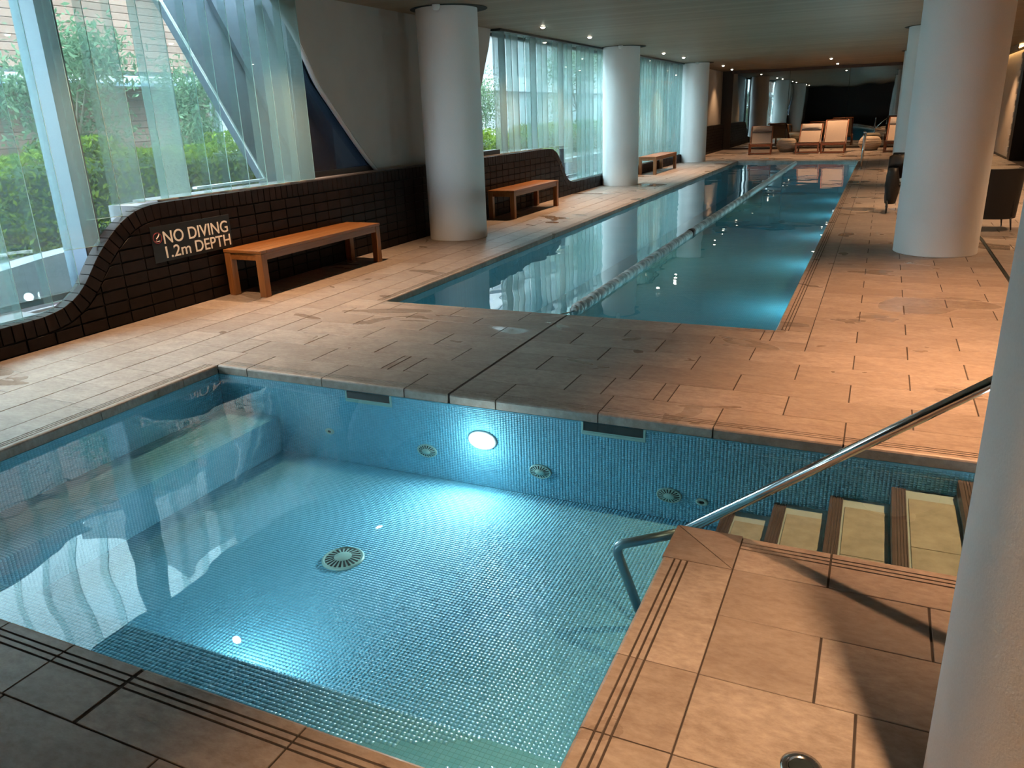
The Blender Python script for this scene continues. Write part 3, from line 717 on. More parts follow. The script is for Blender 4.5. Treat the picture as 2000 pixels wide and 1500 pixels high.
for i, p in enumerate(bricks):
    dx = rng.uniform(-0.003, 0.002)
    if i < 300:
        if len(p) == 4 and abs(p[0][1]-p[1][1]) < 1e-6 and abs((p[2][0]-p[0][0])-(BL-2*MG)) < 1e-4 and abs(p[2][1]-p[0][1]-(BH-0.015)) < 1e-4:
            if 'r' not in bc:
                q = [(a-p[0][0], b-p[0][1]) for a, b in p]; bc['r'] = brick_mb(q, 0).mesh('brick', 'brick')
            link('brick', bc['r'], wall, (dx, p[0][0], p[0][1]))
        else: brick_mb(p, dx).build('brick', 'brick', wall)
    else:
        m_ = brick_mb(p, dx); rest.add(m_.v, m_.f)
o = rest.build('brick_field', 'brick', wall); o['kind'] = 'stuff'

# ------------------------------------------------------------------ ceiling and other walls
mb = MB(); mb.box(XW-0.55, 6.0, YB, YF+0.3, CZ, CZ+0.25); ceil = struct(mb.build('ceiling', 'ceiling'))
mb = MB(); mb.box(XW-0.5, 6.0, YB-0.2, YB, -0.05, CZ); struct(mb.build('wall_back', 'jamb'))
mb = MB(); mb.box(XW-0.5, 6.0, YF, YF+0.2, -0.05, CZ); wf = struct(mb.build('wall_far', 'jamb'))
xs = [-5.55, -3.45, -1.35, 0.75, 2.85]
for a, b in zip(xs, xs[1:]): MB().cbox(a+0.004, b-0.004, YF-0.02, YF-0.002, 0.06, 2.83, 0.004).build('mirror_panel', 'mirror', wf)
MB().box(-5.6, 3.1, YF-0.05, YF-0.001, 2.83, CZ).build('bulkhead', 'nosing', wf)
# right hand side: wall beyond the deck, doorway, lit corridor
mb = MB(); mb.box(XR, XR+0.2, 25.6, YF, -0.01, CZ-0.14); mb.box(XR, XR+0.2, YB, 22.6, -0.01, CZ)
wr = struct(mb.build('wall_right', 'plaster_warm'))
for k in range(18):
    z0 = 0.05+k*0.148; MB().cbox(XR-0.045 if k % 2 else XR-0.03, XR+0.01, 25.62, 25.82 if k % 2 else 25.74, z0, z0+0.14, 0.006).build('quoin_tile', 'plaster_warm', wr)
mb = MB(); mb.box(XR-0.02, XR+0.24, 25.2, 25.6, -0.01, 2.45); struct(mb.build('door_1', 'jamb'))
mb = MB(); mb.box(5.8, 6.0, YB, YF, -0.05, CZ); struct(mb.build('wall_corridor', 'plaster_warm'))
mb = MB(); mb.box(XR-0.03, XR, 25.82, YF-0.05, 0.0, 0.05); struct(mb.build('baseboard_right', 'jamb'))
cv = thing('cove_light', 'warm cove light strip glowing along the top of the right hand wall', 'light', (XR-0.06, 0, CZ-0.11))
MB().box(-0.10, -0.08, 25.8, YF-0.1, -0.05, 0.11).build('cove_lip', 'ceiling', cv)
MB().box(-0.01, 0.055, 25.85, YF-0.15, 0.05, 0.07).build('light_strip', 'cove', cv)
for z, y in ((1.62, 28.6), (1.05, 28.55)):
    pass
# painted lining round the first column
LX0, LX1 = XW-0.215, XW-0.155
edge_l = [(6.98, CZ), (7.33, 2.534), (7.50, 2.262), (7.62, 2.06), (7.74, 1.915), (7.868, 1.784), (8.212, 1.432), (8.513, 1.145), (8.717, 0.975)]
edge_r = [(10.6, 0.975), (11.02, 1.30), (11.465, 1.712), (11.644, 1.885), (11.772, 2.075), (11.909, 2.343), (12.087, 2.651), (12.172, CZ)]
edge_l = [(y*1.018, 1.6+(z-1.6)*1.018 if z < CZ else CZ) for y, z in edge_l]; edge_r = [(y*1.018, 1.6+(z-1.6)*1.018 if z < CZ else CZ) for y, z in edge_r]
mb = MB(); mb.prism(edge_l+edge_r, 'x', LX0, LX1); wl = struct(mb.build('wall_left_upper', 'lining'))
MB().tube([(LX1-0.035, y, z) for y, z in catmull(edge_l, 4)], 0.030, 10).build('edge_bead', 'lining_trim', wl, True)
MB().tube([(LX1-0.035, y, z) for y, z in catmull(edge_r, 4)], 0.030, 10).build('edge_bead', 'lining', wl, True)
mb = MB(); mb.prism([(-5.0, 0.24), (0.9, 0.24), (1.5, 0.9), (2.1, 1.9), (2.6, CZ), (-5.0, CZ)], 'x', LX0, LX1); struct(mb.build('wall_left_near', 'lining'))
# end of the room beyond the third column
mb = MB(); mb.prism([(28.6, 0.975), (YF, 0.975), (YF, CZ), (29.6, CZ)], 'x', LX0, LX1); struct(mb.build('wall_left_end', 'lining'))
# sill on the brick wall
mb = MB(); mb.box(XW-0.42, XW-0.10, 5.2, 14.3, 0.955, 0.985); struct(mb.build('trim_1', 'stone'))
mb = MB(); mb.box(XW-0.42, XW-0.10, 15.9, 26.4, 0.20, 0.245); struct(mb.build('trim_2', 'stone'))
mb = MB(); mb.box(XW-0.42, XW-0.14, -4.8, 3.9, 0.20, 0.242); struct(mb.build('trim_3', 'stone'))

# outer facade: slate diagonals, frames, panes
FX = XW-0.44
GX = -6.90
dm = MB(); dm.prism([(6.55, 3.4), (6.52, CZ), (7.78, 0.90), (12.6, 0.90), (12.9, CZ), (12.9, 3.4)], 'x', GX-0.12, GX); sl_ = struct(dm.build('wall_facade', 'slate'))
dm = MB(); dm.prism([(8.0, CZ), (9.3, 0.9), (9.65, 0.9), (8.35, CZ)], 'x', GX, GX+0.10); dm.build('diagonal_rib', 'slate', sl_)
dm = MB(); dm.prism([(7.2, CZ), (8.45, 0.9), (8.58, 0.9), (7.33, CZ)], 'x', GX, GX+0.06); dm.build('diagonal_rib', 'slate', sl_)
def window(name, y0, y1, z0, mull, left=None):
    f = MB(); f.box(FX-0.05, FX+0.03, y0, y1, CZ-0.05, CZ); f.box(FX-0.05, FX+0.03, y0, y1, z0, z0+0.05)
    o = struct(f.build(name, 'black_metal'))
    ys = [y0]+mull+[y1]
    for y in ys[1:-1]: MB().box(FX-0.06, FX+0.05, y-0.025, y+0.025, z0, CZ).build('mullion', 'black_metal', o)
    for a, b in zip(ys, ys[1:]): MB().box(FX-0.012, FX-0.002, a+0.025, b-0.025, z0+0.05, CZ-0.05).build('pane', 'pane', o)
    return o
w1 = window('window_1', -4.8, 5.9, 0.25, [-3.0, -1.2, 0.75, 2.6])
mb = MB(); mb.box(FX-0.06, FX+0.22, 4.48, 4.56, 0.30, CZ); mb.build('mullion', 'alu', w1); MB().box(FX-0.10, FX+0.20, 4.56, 4.66, 0.25, CZ).build('mullion_back', 'slate', w1)
MB().tube([(GX+0.01, 6.50, CZ), (GX+0.01, 7.74, 0.965)], 0.014, 8).build('pale_edge_strip', 'lamp_white', w1)
MB().box(GX-0.02, GX+0.05, 6.6, 7.74, 0.945, 0.97).build('pale_sill_strip', 'lamp_white', w1)
pn = MB(); pn.prism([(5.9, 0.99), (8.9, 0.99), (8.9, CZ-0.03), (5.9, CZ-0.03)], 'x', FX-0.012, FX-0.002); pn.build('pane', 'pane', w1)
pd = MB(); pd.prism([(7.45, 1.04), (8.85, 1.04), (7.45, 2.70)], 'x', XW-0.27, XW-0.26); pd.build('tinted_pane', 'pane_dark', w1)
fr = MB(); fr.prism([(7.2, 0.975), (9.0, 0.975), (8.9, 1.05), (7.2, 1.05)], 'x', XW-0.30, XW-0.225)
fr.prism([(9.05, 0.975), (7.95, 2.10), (7.62, 2.68), (7.48, 2.62), (7.82, 2.04), (8.86, 1.0)], 'x', XW-0.30, XW-0.225); fr.build('black_sash', 'black_metal', w1)
w2 = window('window_2', 12.0, 17.85, 0.26, [13.4, 14.8, 16.3])
w3 = window('window_3', 17.85, 26.3, 0.26, [19.3, 20.8, 22.3, 23.8, 25.2])
fr = MB(); fr.box(XW-0.24, XW-0.12, 11.35, 12.5, 0.985, 1.06); fr.prism([(10.9, 0.985), (12.02, 0.985), (12.02, 1.2), (12.10, 2.2), (11.9, 2.3), (11.5, 1.72)], 'x', FX+0.06, FX+0.14); fr.build('black_sash', 'black_metal', w2)
mb = MB(); mb.box(FX-0.05, FX+0.05, 15.0, YB, 0, 0) if False else None
# parapet below the panes (outside face of the low wall)
mb = MB(); mb.box(FX-0.06, XW-TH+0.005, 5.0, 14.2, -0.05, 0.955); mb.box(FX-0.06, XW-TH+0.005, 14.2, 33.2, -0.05, 0.2); mb.box(FX-0.06, XW-TH+0.005, -5, 5.0, -0.05, 0.2); struct(mb.build('wall_parapet', 'stone'))
mb = MB(); mb.box(FX-0.1, FX+0.1, 26.3, YF, 0.1, CZ); struct(mb.build('wall_left_outer', 'slate'))

# ------------------------------------------------------------------ glass louvre screens
def screen(name, label, y0, count, pitch, zbot, lev):
    t = thing(name, label, 'screen', (XW-0.065, y0, 0))
    MB().box(-0.12, 0.08, -0.02, count*pitch+0.04, CZ-0.035, CZ-0.001).build('head_track', 'black_metal', t)
    for k in range(count):
        zb = zbot(y0+(k+0.5)*pitch, k); L = pitch*1.09; a = math.radians(17)
        dx, dy = math.sin(a)*L, math.cos(a)*L
        # pane runs from (outer, near) to (inner, far)
        nx, ny = math.cos(a)*0.005, -math.sin(a)*0.005
        xo, yo = -0.085, k*pitch
        poly = [(xo-nx, yo-ny), (xo+dx-nx, yo+dy-ny), (xo+dx+nx, yo+dy+ny), (xo+nx, yo+ny)]
        b = MB(); b.prism(poly, 'z', zb, CZ-0.035); o = b.build('glass_blade', lev(k), t)
        # polished edges catch the light
        e = MB(); ex, ey = xo+dx, yo+dy
        e.prism([(ex-nx, ey-ny), (ex+nx, ey+ny), (ex+nx+0.0006, ey+ny+0.002), (ex-nx+0.0006, ey-ny+0.002)], 'z', zb, CZ-0.035)
        e.prism(poly, 'z', zb-0.004, zb-0.0002); e.build('blade_edge', 'fin_edge', o)
    return t
B1 = {11: 0.232}
def zb1(y, k):
    tbl = [(3.72, 0.235), (3.98, 0.237), (4.24, 0.305), (4.50, 0.69), (4.76, 0.90), (99, 0.990)]
    for lim, z in tbl:
        if y < lim: return z
def lv1(k):
    kk = k-3    # blade 3 starts near y = 3.45
    return {0: 'fin_mesh', 1: 'fin_clear', 2: 'fin_clear', 3: 'fin_mesh', 4: 'fin_clear', 5: 'fin_mesh', 6: 'fin_clear', 7: 'fin_frost', 8: 'fin_clear', 9: 'fin_clear', 10: 'fin_clear', 11: 'fin_clear', 12: 'fin_mesh', 13: 'fin_frost', 14: 'fin_frost'}.get(kk, 'fin_clear')
screen('glass_louvre_screen', 'tall green glass blade screen stepping down over the curved brick wall at left', 3.44-3*0.264, 18, 0.264, zb1, lv1)
def zb2(y, k): return 0.99 if y < 15.28 else (0.93 if y < 15.55 else (0.64 if y < 15.85 else 0.25))
screen('glass_louvre_screen', 'green glass blade screen between the first and second left columns', 12.42, 21, 0.268, zb2, lambda k: ('fin_frost', 'fin_mesh', 'fin_frost', 'fin_mesh', 'fin_clear')[k % 5])
screen('glass_louvre_screen', 'green glass blade screen between the second and third left columns', 18.35, 28, 0.268, lambda y, k: 0.25, lambda k: ('fin_frost', 'fin_mesh', 'fin_frost')[k % 3])

# ------------------------------------------------------------------ columns
def column(x, y, r, label):
    t = thing('round_column', label, 'column', (x, y, 0), group='white round columns')
    o = MB().lathe([(r-0.004, 0.0), (r, 0.004), (r, CZ+0.05)], 128).build('shaft', 'column', t, True); autosmooth(o, 30)
    g = MB().lathe([(r+0.10, CZ-0.006), (r+0.10, CZ-0.002)], 64); g.xf(Matrix.Translation((0.02, 0.03, 0))); g.build('ceiling_recess', 'slot', t)
    d = MB().lathe([(0.001, CZ-0.075), (0.03, CZ-0.07), (0.045, CZ-0.05), (0.05, CZ-0.02), (0.05, CZ-0.006)], 20); d.xf(Matrix.Translation((0.13, -r-0.10, 0)))
    d.build('ceiling_sensor', 'lamp_white', t, True)
    return t
column(-5.315, 9.76, 0.40, 'white round column between the two nearer wooden benches on the left')
column(-5.42, 17.86, 0.405, 'white round column on the left behind the second wooden bench')
column(-5.49, 25.98, 0.405, 'farthest white round column on the left, beyond the third bench')
column(0.655, 9.87, 0.42, 'large white round column on the right deck in front of the black armchair')
column(0.655, 17.9, 0.42, 'white round column on the right, mostly hidden behind the large one')
column(0.70, 26.0, 0.40, 'farthest white round column on the right, near the pink lounger')
column(0.665, 1.67, 0.42, 'nearest white column, cut off by the right edge beside the handrail')

# ------------------------------------------------------------------ benches
def bench(label, y0, y1, x0=-5.775, x1=-5.30, h=0.455):
    L = y1-y0; W = x1-x0
    t = thing('wooden_bench', label, 'bench', ((x0+x1)/2, (y0+y1)/2, 0), group='teak benches along the brick wall')
    hx, hy, lg = W/2, L/2, 0.078
    for sx in (-1, 1):
        for sy in (-1, 1):
            a, b = sorted((sx*(hx-0.004), sx*(hx-0.004-lg))); c, d = sorted((sy*(hy-0.004), sy*(hy-0.004-lg)))
            MB().cbox(a, b, c, d, 0, h-0.032, 0.004).build('leg', 'teak_v', t)
    for sx in (-1, 1):
        a, b = sorted((sx*(hx-0.012), sx*(hx-0.038))); MB().cbox(a, b, -hy+0.08, hy-0.08, h-0.098, h-0.032, 0.003).build('apron', 'teak', t)
    for sy in (-1, 1):
        c, d = sorted((sy*(hy-0.012), sy*(hy-0.038))); MB().cbox(-hx+0.08, hx-0.08, c, d, h-0.098, h-0.032, 0.003).build('apron', 'teak', t)
    for sy in (-1, 1):
        c, d = sorted((sy*hy, sy*(hy-0.085))); MB().cbox(-hx, hx, c, d, h-0.031, h, 0.004).build('end_board', 'teak', t)
    sw = W/4
    for k in range(4): MB().cbox(-hx+k*sw+0.0008, -hx+(k+1)*sw-0.0008, -hy+0.0865, hy-0.0865, h-0.031, h, 0.0025).build('slat', 'teak', t)
    return t
bench('teak bench nearest the camera, beside the no diving sign', 5.76, 7.80)
bench('teak bench right of the first white column on the left', 11.66, 13.64)
bench('small far teak bench in front of the glass between the far left columns', 20.65, 22.95)

# ------------------------------------------------------------------ sign
sg = thing('no_diving_sign', 'dark no diving 1.2m depth sign with white letters on the brick wall', 'sign', (XW+0.004, 0, 0))
MB().cbox(-0.004, 0.004, 4.965, 5.925, 0.455, 0.775, 0.002).build('plate', 'sign_plate', sg)
def text(body, y0, y1, z0, z1, mat, parent, name='lettering'):
    cu = bpy.data.curves.new('t', 'FONT'); cu.body = body; cu.extrude = 0.02; cu.offset = 0.006
    tmp = bpy.data.objects.new('t', cu); COL.objects.link(tmp)
    bpy.context.view_layer.update()
    me = bpy.data.meshes.new_from_object(tmp.evaluated_get(bpy.context.evaluated_depsgraph_get())); bpy.data.objects.remove(tmp); bpy.data.curves.remove(cu)
    co = np.array([v.co[:] for v in me.vertices]); mn, mx = co.min(0), co.max(0)
    n2 = np.empty_like(co)
    n2[:, 1] = y0+(co[:, 0]-mn[0])/(mx[0]-mn[0])*(y1-y0); n2[:, 2] = z0+(co[:, 1]-mn[1])/(mx[1]-mn[1])*(z1-z0)
    n2[:, 0] = 0.004+(co[:, 2]-mn[2])/(mx[2]-mn[2])*0.003
    me.vertices.foreach_set('co', n2.ravel()); me.update(); me.materials.clear(); me.materials.append(M[mat])
    return link(name, me, parent)
text('NO DIVING', 5.095, 5.885, 0.610, 0.722, 'sign_white', sg)
text('1.2m', 5.095, 5.385, 0.482, 0.588, 'sign_white', sg); text('DEPTH', 5.445, 5.900, 0.482, 0.588, 'sign_white', sg)
ring = MB()
ring.tube([(0.005, 5.030+0.046*math.cos(a), 0.672+0.046*math.sin(a)) for a in np.linspace(0, 2*PI, 33)], 0.004, 6, False); ring.build('prohibition_ring', 'sign_red', sg)
fg = MB(); fg.tube([(0.005, 5.055, 0.712), (0.005, 5.040, 0.685), (0.005, 5.015, 0.668)], [0.003, 0.005, 0.003], 6); fg.tube([(0.005, 5.012, 0.642), (0.005, 5.05, 0.645)], 0.003, 6); fg.build('diver_pictogram', 'sign_white', sg)
MB().tube([(0.006, 5.000, 0.640), (0.006, 5.062, 0.704)], 0.003, 6).build('prohibition_bar', 'sign_red', sg)

# ------------------------------------------------------------------ handrail
def bend(pts, r=0.06, n=6):
    P = [Vector(p) for p in pts]; out = [P[0]]
    for i in range(1, len(P)-1):
        a = (P[i-1]-P[i]); b = (P[i+1]-P[i]); rr = min(r, a.length*0.45, b.length*0.45)
        p0 = P[i]+a.normalized()*rr; p1 = P[i]+b.normalized()*rr
        for k in range(n+1):
            t = k/n; out.append(p0*(1-t)**2+P[i]*2*t*(1-t)+p1*t*t)
    out.append(P[-1]); return out
hr = thing('handrail', 'polished steel handrail sloping down into the plunge pool beside the steps', 'handrail', (0, 2.88, 0))
upper = [(-0.60, 0, -0.075), (0.62, 0, 0.858), (1.05, 0, 0.90), (1.05, 0, 0.0)]
MB().tube(bend(upper, 0.09), 0.021, 16).build('rail', 'steel', hr, True)
lower = [(-0.60, 0, -0.075), (-0.88, 0, -0.195), (-0.765, 0, -0.50)]
MB().tube(bend(lower, 0.05), 0.021, 16).build('submerged_end', 'steel_wet', hr, True)
MB().lathe([(0.05, 0.0), (0.05, 0.006), (0.03, 0.012), (0.022, 0.014)], 24, (1.05, 0, 0)).build('floor_flange', 'steel', hr, True)
MB().tube([(-0.765, 0, -0.50), (-0.60, -0.06, -0.52)], 0.018, 12).build('wall_bracket', 'steel_wet', hr, True)
# floor drain on the peninsula
t = thing('floor_drain', 'small round steel floor drain at the bottom right', 'drain', (-0.02, 1.70, 0))
MB().lathe([(0.052, -0.002), (0.052, 0.003), (0.04, 0.0045), (0.034, 0.0045), (0.032, 0.001), (0.001, 0.001)], 32).build('flange', 'steel', t, True)
MB().lathe([(0.030, 0.0012), (0.029, 0.004), (0.001, 0.006)], 24).build('cap', 'slot', t, True)

# ------------------------------------------------------------------ loungers and poufs
def lounger(label, x, y, rz, head, pillow=True, W=0.72, sling='sling'):
    # front faces -y; seat low, back reclined, wooden side frames
    t = thing('sun_lounger', label, 'lounger', (x, y, 0), rz, group='wooden sling loungers by the mirror wall')
    hw = W/2; sh_ = 0.37
    side = [(-0.62, sh_), (0.10, sh_-0.10), (0.30, sh_-0.06)]
    bx, bz = 0.98, head
    for sx in (-1, 1):
        MB().tube([(sx*hw, a, b) for a, b in bend2(side+[(bx, bz)], 0.10)], 0.022, 8).build('side_rail', 'lounger_wood', t, True)
        MB().cbox(sx*hw-0.024, sx*hw+0.024, -0.62, -0.57, 0, sh_+0.01, 0.004).build('leg', 'lounger_wood', t)
        MB().cbox(sx*hw-0.024, sx*hw+0.024, 0.42, 0.47, 0, 0.44, 0.004).build('leg', 'lounger_wood', t)
        MB().tube([(sx*hw*1.0, -0.60, 0.03), (sx*hw, 0.45, 0.03)], 0.016, 8).build('runner', 'lounger_wood', t, True)
    MB().tube([(-hw, -0.60, sh_-0.04), (hw, -0.60, sh_-0.04)], 0.022, 8).build('front_bar', 'lounger_wood', t, True)
    MB().tube([(-hw, bx, bz), (hw, bx, bz)], 0.022, 8).build('head_bar', 'lounger_wood', t, True)
    MB().cbox(-hw, hw, -0.63, -0.60, sh_-0.10, sh_-0.03, 0.004).build('front_rail', 'lounger_wood', t)
    MB().cbox(-hw, hw, -0.61, -0.575, 0.02, 0.06, 0.004).build('foot_rail', 'lounger_wood', t)
    pf = bend2(side+[(bx, bz)], 0.16)
    s_ = MB(); k = len(pf); iw = hw-0.03
    for (a, b) in pf: s_.v += [(-iw, a, b+0.012), (iw, a, b+0.012), (iw, a, b+0.006), (-iw, a, b+0.006)]
    for i in range(k-1):
        for q in range(4): s_.f.append((i*4+q, i*4+(q+1) % 4, (i+1)*4+(q+1) % 4, (i+1)*4+q))
    s_.f += [(3, 2, 1, 0), tuple(4*(k-1)+q for q in range(4))]
    s_.build('sling_seat', sling, t, False)
    if pillow:
        d = (Vector((0, bx, bz))-Vector((0, 0.30, sh_-0.06))).normalized(); nn = Vector((0, -d.z, d.y))
        c = Vector((0, bx, bz))-d*0.15+nn*0.03
        p = MB(); NU, NV = 10, 6
        for sgn in (1, -1):
            o = len(p.v)
            for i in range(NU+1):
                for j in range(NV+1):
                    u, v = i/NU*2-1, j/NV*2-1; th = 0.045*math.sqrt(max(0, (1-u**6)*(1-v**4)))
                    q = c+Vector((u*iw, 0, 0))+d*v*0.135+nn*sgn*th; p.v.append(tuple(q))
            for i in range(NU):
                for j in range(NV): f = (o+i*(NV+1)+j, o+(i+1)*(NV+1)+j, o+(i+1)*(NV+1)+j+1, o+i*(NV+1)+j+1); p.f.append(f if sgn > 0 else f[::-1])
        pl = p.build('head_pillow', 'pillow', t, True)
        q0 = Vector((0, bx, bz))-d*0.295+nn*0.02
        MB().tube([q0-Vector((iw, 0, 0)), q0+Vector((iw, 0, 0))], 0.014, 8).build('pillow_band', 'pillow_band', pl, True)
    return t
def bend2(pts, r): return [(p.y, p.z) for p in bend([(0, a, b) for a, b in pts], r, 5)]
lounger('leftmost lounger with a greyish sling and head pillow', -3.93, 29.95, 0.10, 0.90, sling='pillow')
lounger('middle low lounger with a head pillow, right of the straw pouf', -2.36, 30.35, 0.0, 0.93)
lounger('tallest lounger without pillow, beside the middle lounger', -1.52, 30.25, 0.0, 1.05, pillow=False)
lounger('rightmost lounger, half hidden behind the right hand columns', 0.46, 30.4, -0.05, 1.08)
def pouf(label, x, y, r, h):
    t = thing('woven_pouf', label, 'pouf', (x, y, 0), group='woven straw poufs')
    prof_ = [(r*0.66, 0.0), (r*0.70, 0.03)]+[(r*(0.72+0.28*math.sin(PI*q)), 0.05+(h-0.06)*q) for q in np.linspace(0.05, 0.95, 10)]+[(r*0.60, h), (0.001, h-0.005)]
    MB().lathe(prof_, 36).build('body', 'wicker', t, True)
    MB().lathe([(r*0.64, 0.0), (r*0.69, 0.02), (r*0.69, 0.05), (r*0.5, 0.055)], 32).build('base_ring', 'black', t, True)
    for k in range(5):
        q = 0.15+0.17*k; rr = r*(0.72+0.28*math.sin(PI*q))+0.004; z = 0.05+(h-0.06)*q
        MB().tube([(rr*math.cos(a), rr*math.sin(a), z) for a in np.linspace(0, 2*PI, 33)], 0.008, 6, False).build('coil', 'wicker', t, True)
    return t
pouf('round straw pouf between the leftmost and middle loungers', -3.14, 31.0, 0.37, 0.46)
pouf('round straw pouf on the right, behind the steel post', -0.40, 31.35, 0.37, 0.47)
# steel stanchion at the right pool edge
t = thing('grab_post', 'tall steel grab post standing at the right edge of the lap pool', 'post', (-0.43, 22.2, 0))
MB().tube(bend([(0, 0, 0), (0, 0, 0.86), (0.03, 0.25, 0.90), (0.02, 0.42, 0.72), (0.0, 0.44, 0.0)], 0.09), 0.021, 12).build('post_tube', 'steel', t, True)
MB().lathe([(0.05, 0), (0.05, 0.008), (0.024, 0.016)], 20).build('flange', 'steel', t, True); MB().lathe([(0.05, 0), (0.05, 0.008), (0.024, 0.016)], 20, (0, 0.44, 0)).build('flange', 'steel', t, True)
MB().lathe([(0.001, 0.87), (0.022, 0.88), (0.027, 0.90), (0.022, 0.92), (0.001, 0.93)], 16).build('knob', 'steel', t, True)
# black armchair seen from behind
t = thing('black_armchair', 'black upholstered tub armchair on thin legs behind the large right column', 'armchair', (1.32, 11.75, 0), 0.12)
sh_ = MB(); NB = 16
ring_ = []
for i in range(NB+1):
    a = PI+PI*i/NB*1.0; ring_.append((0.33*math.cos(a), 0.30*math.sin(a)))
ring_ = [(-0.33, 0.28)]+ring_+[(0.33, 0.28)]
def shell(z0, z1, sc0, sc1, th):
    m_ = MB(); k = len(ring_)
    for z, sc, hgt in ((z0, sc0, 0), (z1, sc1, 0)):
        for x, y in ring_: m_.v.append((x*sc, y*sc, z-(0.16 if (z == z1 and y > 0.05) else 0.0)))
        for x, y in ring_: m_.v.append((x*(sc-th), y*(sc-th) if y < 0.2 else y*sc, z-(0.16 if (z == z1 and y > 0.05) else 0.0)))
    for i in range(k-1):
        m_.f += [(i, i+1, 2*k+i+1, 2*k+i), (k+i, 3*k+i, 3*k+i+1, k+i+1), (2*k+i, 2*k+i+1, 3*k+i+1, 3*k+i), (i, k+i, k+i+1, i+1)]
    m_.f += [(0, 2*k, 3*k, k), (k-1, 2*k-1, 4*k-1, 3*k-1)]
    return m_
o = shell(0.16, 0.77, 0.96, 1.06, 0.22).build('back_shell', 'black', t); autosmooth(o, 35)
MB().cbox(-0.26, 0.26, -0.22, 0.30, 0.17, 0.42, 0.03).build('seat_cushion', 'black', t)
for sx in (-1, 1):
    for yy in (-0.2, 0.22):
        l = MB().tube([(sx*0.22, yy, 0.17), (sx*0.24, yy*1.06, 0.02)], [0.013, 0.008], 8).build('leg', 'black_metal', t, True)
        MB().lathe([(0.010, 0), (0.013, 0.008), (0.010, 0.02)], 10, (sx*0.24, yy*1.06, 0)).build('foot_cap', 'steel', l, True)
# dark wheeled chair with cloth, mostly hidden behind the column
t = thing('wheeled_chair', 'dark folded wheeled chair draped with black cloth behind the large right column', 'chair', (0.40, 13.4, 0), 0.0)
for sx in (-1, 1):
    for yy, r in ((-0.16, 0.085), (0.2, 0.085)):
        wv = MB(); wv.tube([(sx*0.24, yy+r*math.cos(a), r+0.012+r*math.sin(a)) for a in np.linspace(0, 2*PI, 25)], 0.012, 8, False); wv.build('wheel', 'black_metal', t, True)
        MB().tube([(sx*0.24-0.02, yy, r+0.012), (sx*0.24+0.02, yy, r+0.012)], 0.016, 8).build('hub', 'steel', t, True)
    MB().tube([(sx*0.24, -0.16, 0.10), (sx*0.22, 0.10, 0.55), (sx*0.22, 0.2, 0.80), (sx*0.22, 0.08, 0.86)], 0.013, 8).build('frame_tube', 'black_metal', t, True)
    MB().tube([(sx*0.24, 0.20, 0.10), (sx*0.22, -0.05, 0.50), (sx*0.22, -0.10, 0.62)], 0.013, 8).build('frame_tube', 'black_metal', t, True)
MB().tube([(-0.22, 0.08, 0.86), (0.22, 0.08, 0.86)], 0.015, 8).build('push_bar', 'black_metal', t, True)
cl = MB(); NU, NV = 12, 12
for i in range(NU+1):
    for j in range(NV+1):
        u, v = i/NU, j/NV; x = -0.28+0.56*u; a = -0.32+0.5*v
        y = 0.08+0.16*math.sin(a*4)+0.02*math.sin(u*14+v*3); z = 0.875-0.42*abs(v-0.35)**1.25*1.5+0.012*math.sin(u*17)-0.05*(2*u-1)**2
        cl.v.append((x, y, z))
for i in range(NU):
    for j in range(NV): cl.f.append((i*(NV+1)+j, (i+1)*(NV+1)+j, (i+1)*(NV+1)+j+1, i*(NV+1)+j+1))
o = cl.build('draped_cloth', 'black', t, True); o.modifiers.new('thick', 'SOLIDIFY').thickness = 0.02
MB().cbox(-0.2, 0.2, -0.1, 0.18, 0.38, 0.44, 0.02).build('seat', 'black', t)
bg_ = MB(); NU, NV = 14, 10
for j in range(NV+1):
    v = j/NV; zz = 0.14+0.52*v; rr = (0.55+0.45*math.sin(PI*(0.15+0.8*v)))
    for i in range(NU):
        a = 2*PI*i/NU; wob = 1+0.10*math.sin(3*a+5*v)+0.06*math.sin(7*a-9*v); bg_.v.append((-0.20+0.10*rr*wob*math.cos(a), -0.05+0.15*rr*wob*math.sin(a), zz))
for j in range(NV):
    for i in range(NU): bg_.f.append((j*NU+i, j*NU+(i+1) % NU, (j+1)*NU+(i+1) % NU, (j+1)*NU+i))
bg_.f += [tuple(range(NU))[::-1], tuple(range(NV*NU, (NV+1)*NU))]; bg_.build('hanging_bag', 'black', t, True)

# ------------------------------------------------------------------ downlights
WARM = (1.0, 0.60, 0.32); WARM2 = (1.0, 0.52, 0.25)
def downlight(label, x, y, power, cone=95, blend=0.75, col=WARM):
    t = thing('downlight', label, 'downlight', (x, y, CZ), group='recessed ceiling downlights')
    MB().lathe([(0.055, -0.001), (0.055, -0.006), (0.045, -0.008), (0.038, -0.003), (0.036, -0.0015)], 24).build('trim_ring', 'lamp_white', t, True)
    MB().lathe([(0.036, -0.0015), (0.034, -0.014), (0.022, -0.024), (0.001, -0.028)], 20).build('lens', 'lens_warm', t, True)
    l = bpy.data.lights.new('downlight_beam', 'SPOT'); l.energy = power; l.color = col; l.spot_size = math.radians(cone); l.spot_blend = blend; l.shadow_soft_size = 0.035
    link('downlight_beam', l, t, (0, 0, -0.045)); return t
bays = [('above the bench by the sign', 4.60, 6.95), ('between the first and second left columns', 12.7, 15.0), ('between the second and third left columns', 20.6, 22.8)]
for nm, a, b in bays:
    downlight('nearer ceiling downlight '+nm, -5.17, a, 260); downlight('farther ceiling downlight '+nm, -5.17, b, 260)
downlight('ceiling downlight beyond the farthest left column', -5.12, 28.5, 190)
downlight('ceiling downlight in front of the loungers', -1.72, 27.9, 300); downlight('ceiling downlight close to the mirror wall', -1.72, 31.6, 300)
downlight('ceiling downlight near the farthest left column by the mirror', -5.35, 31.6, 120)
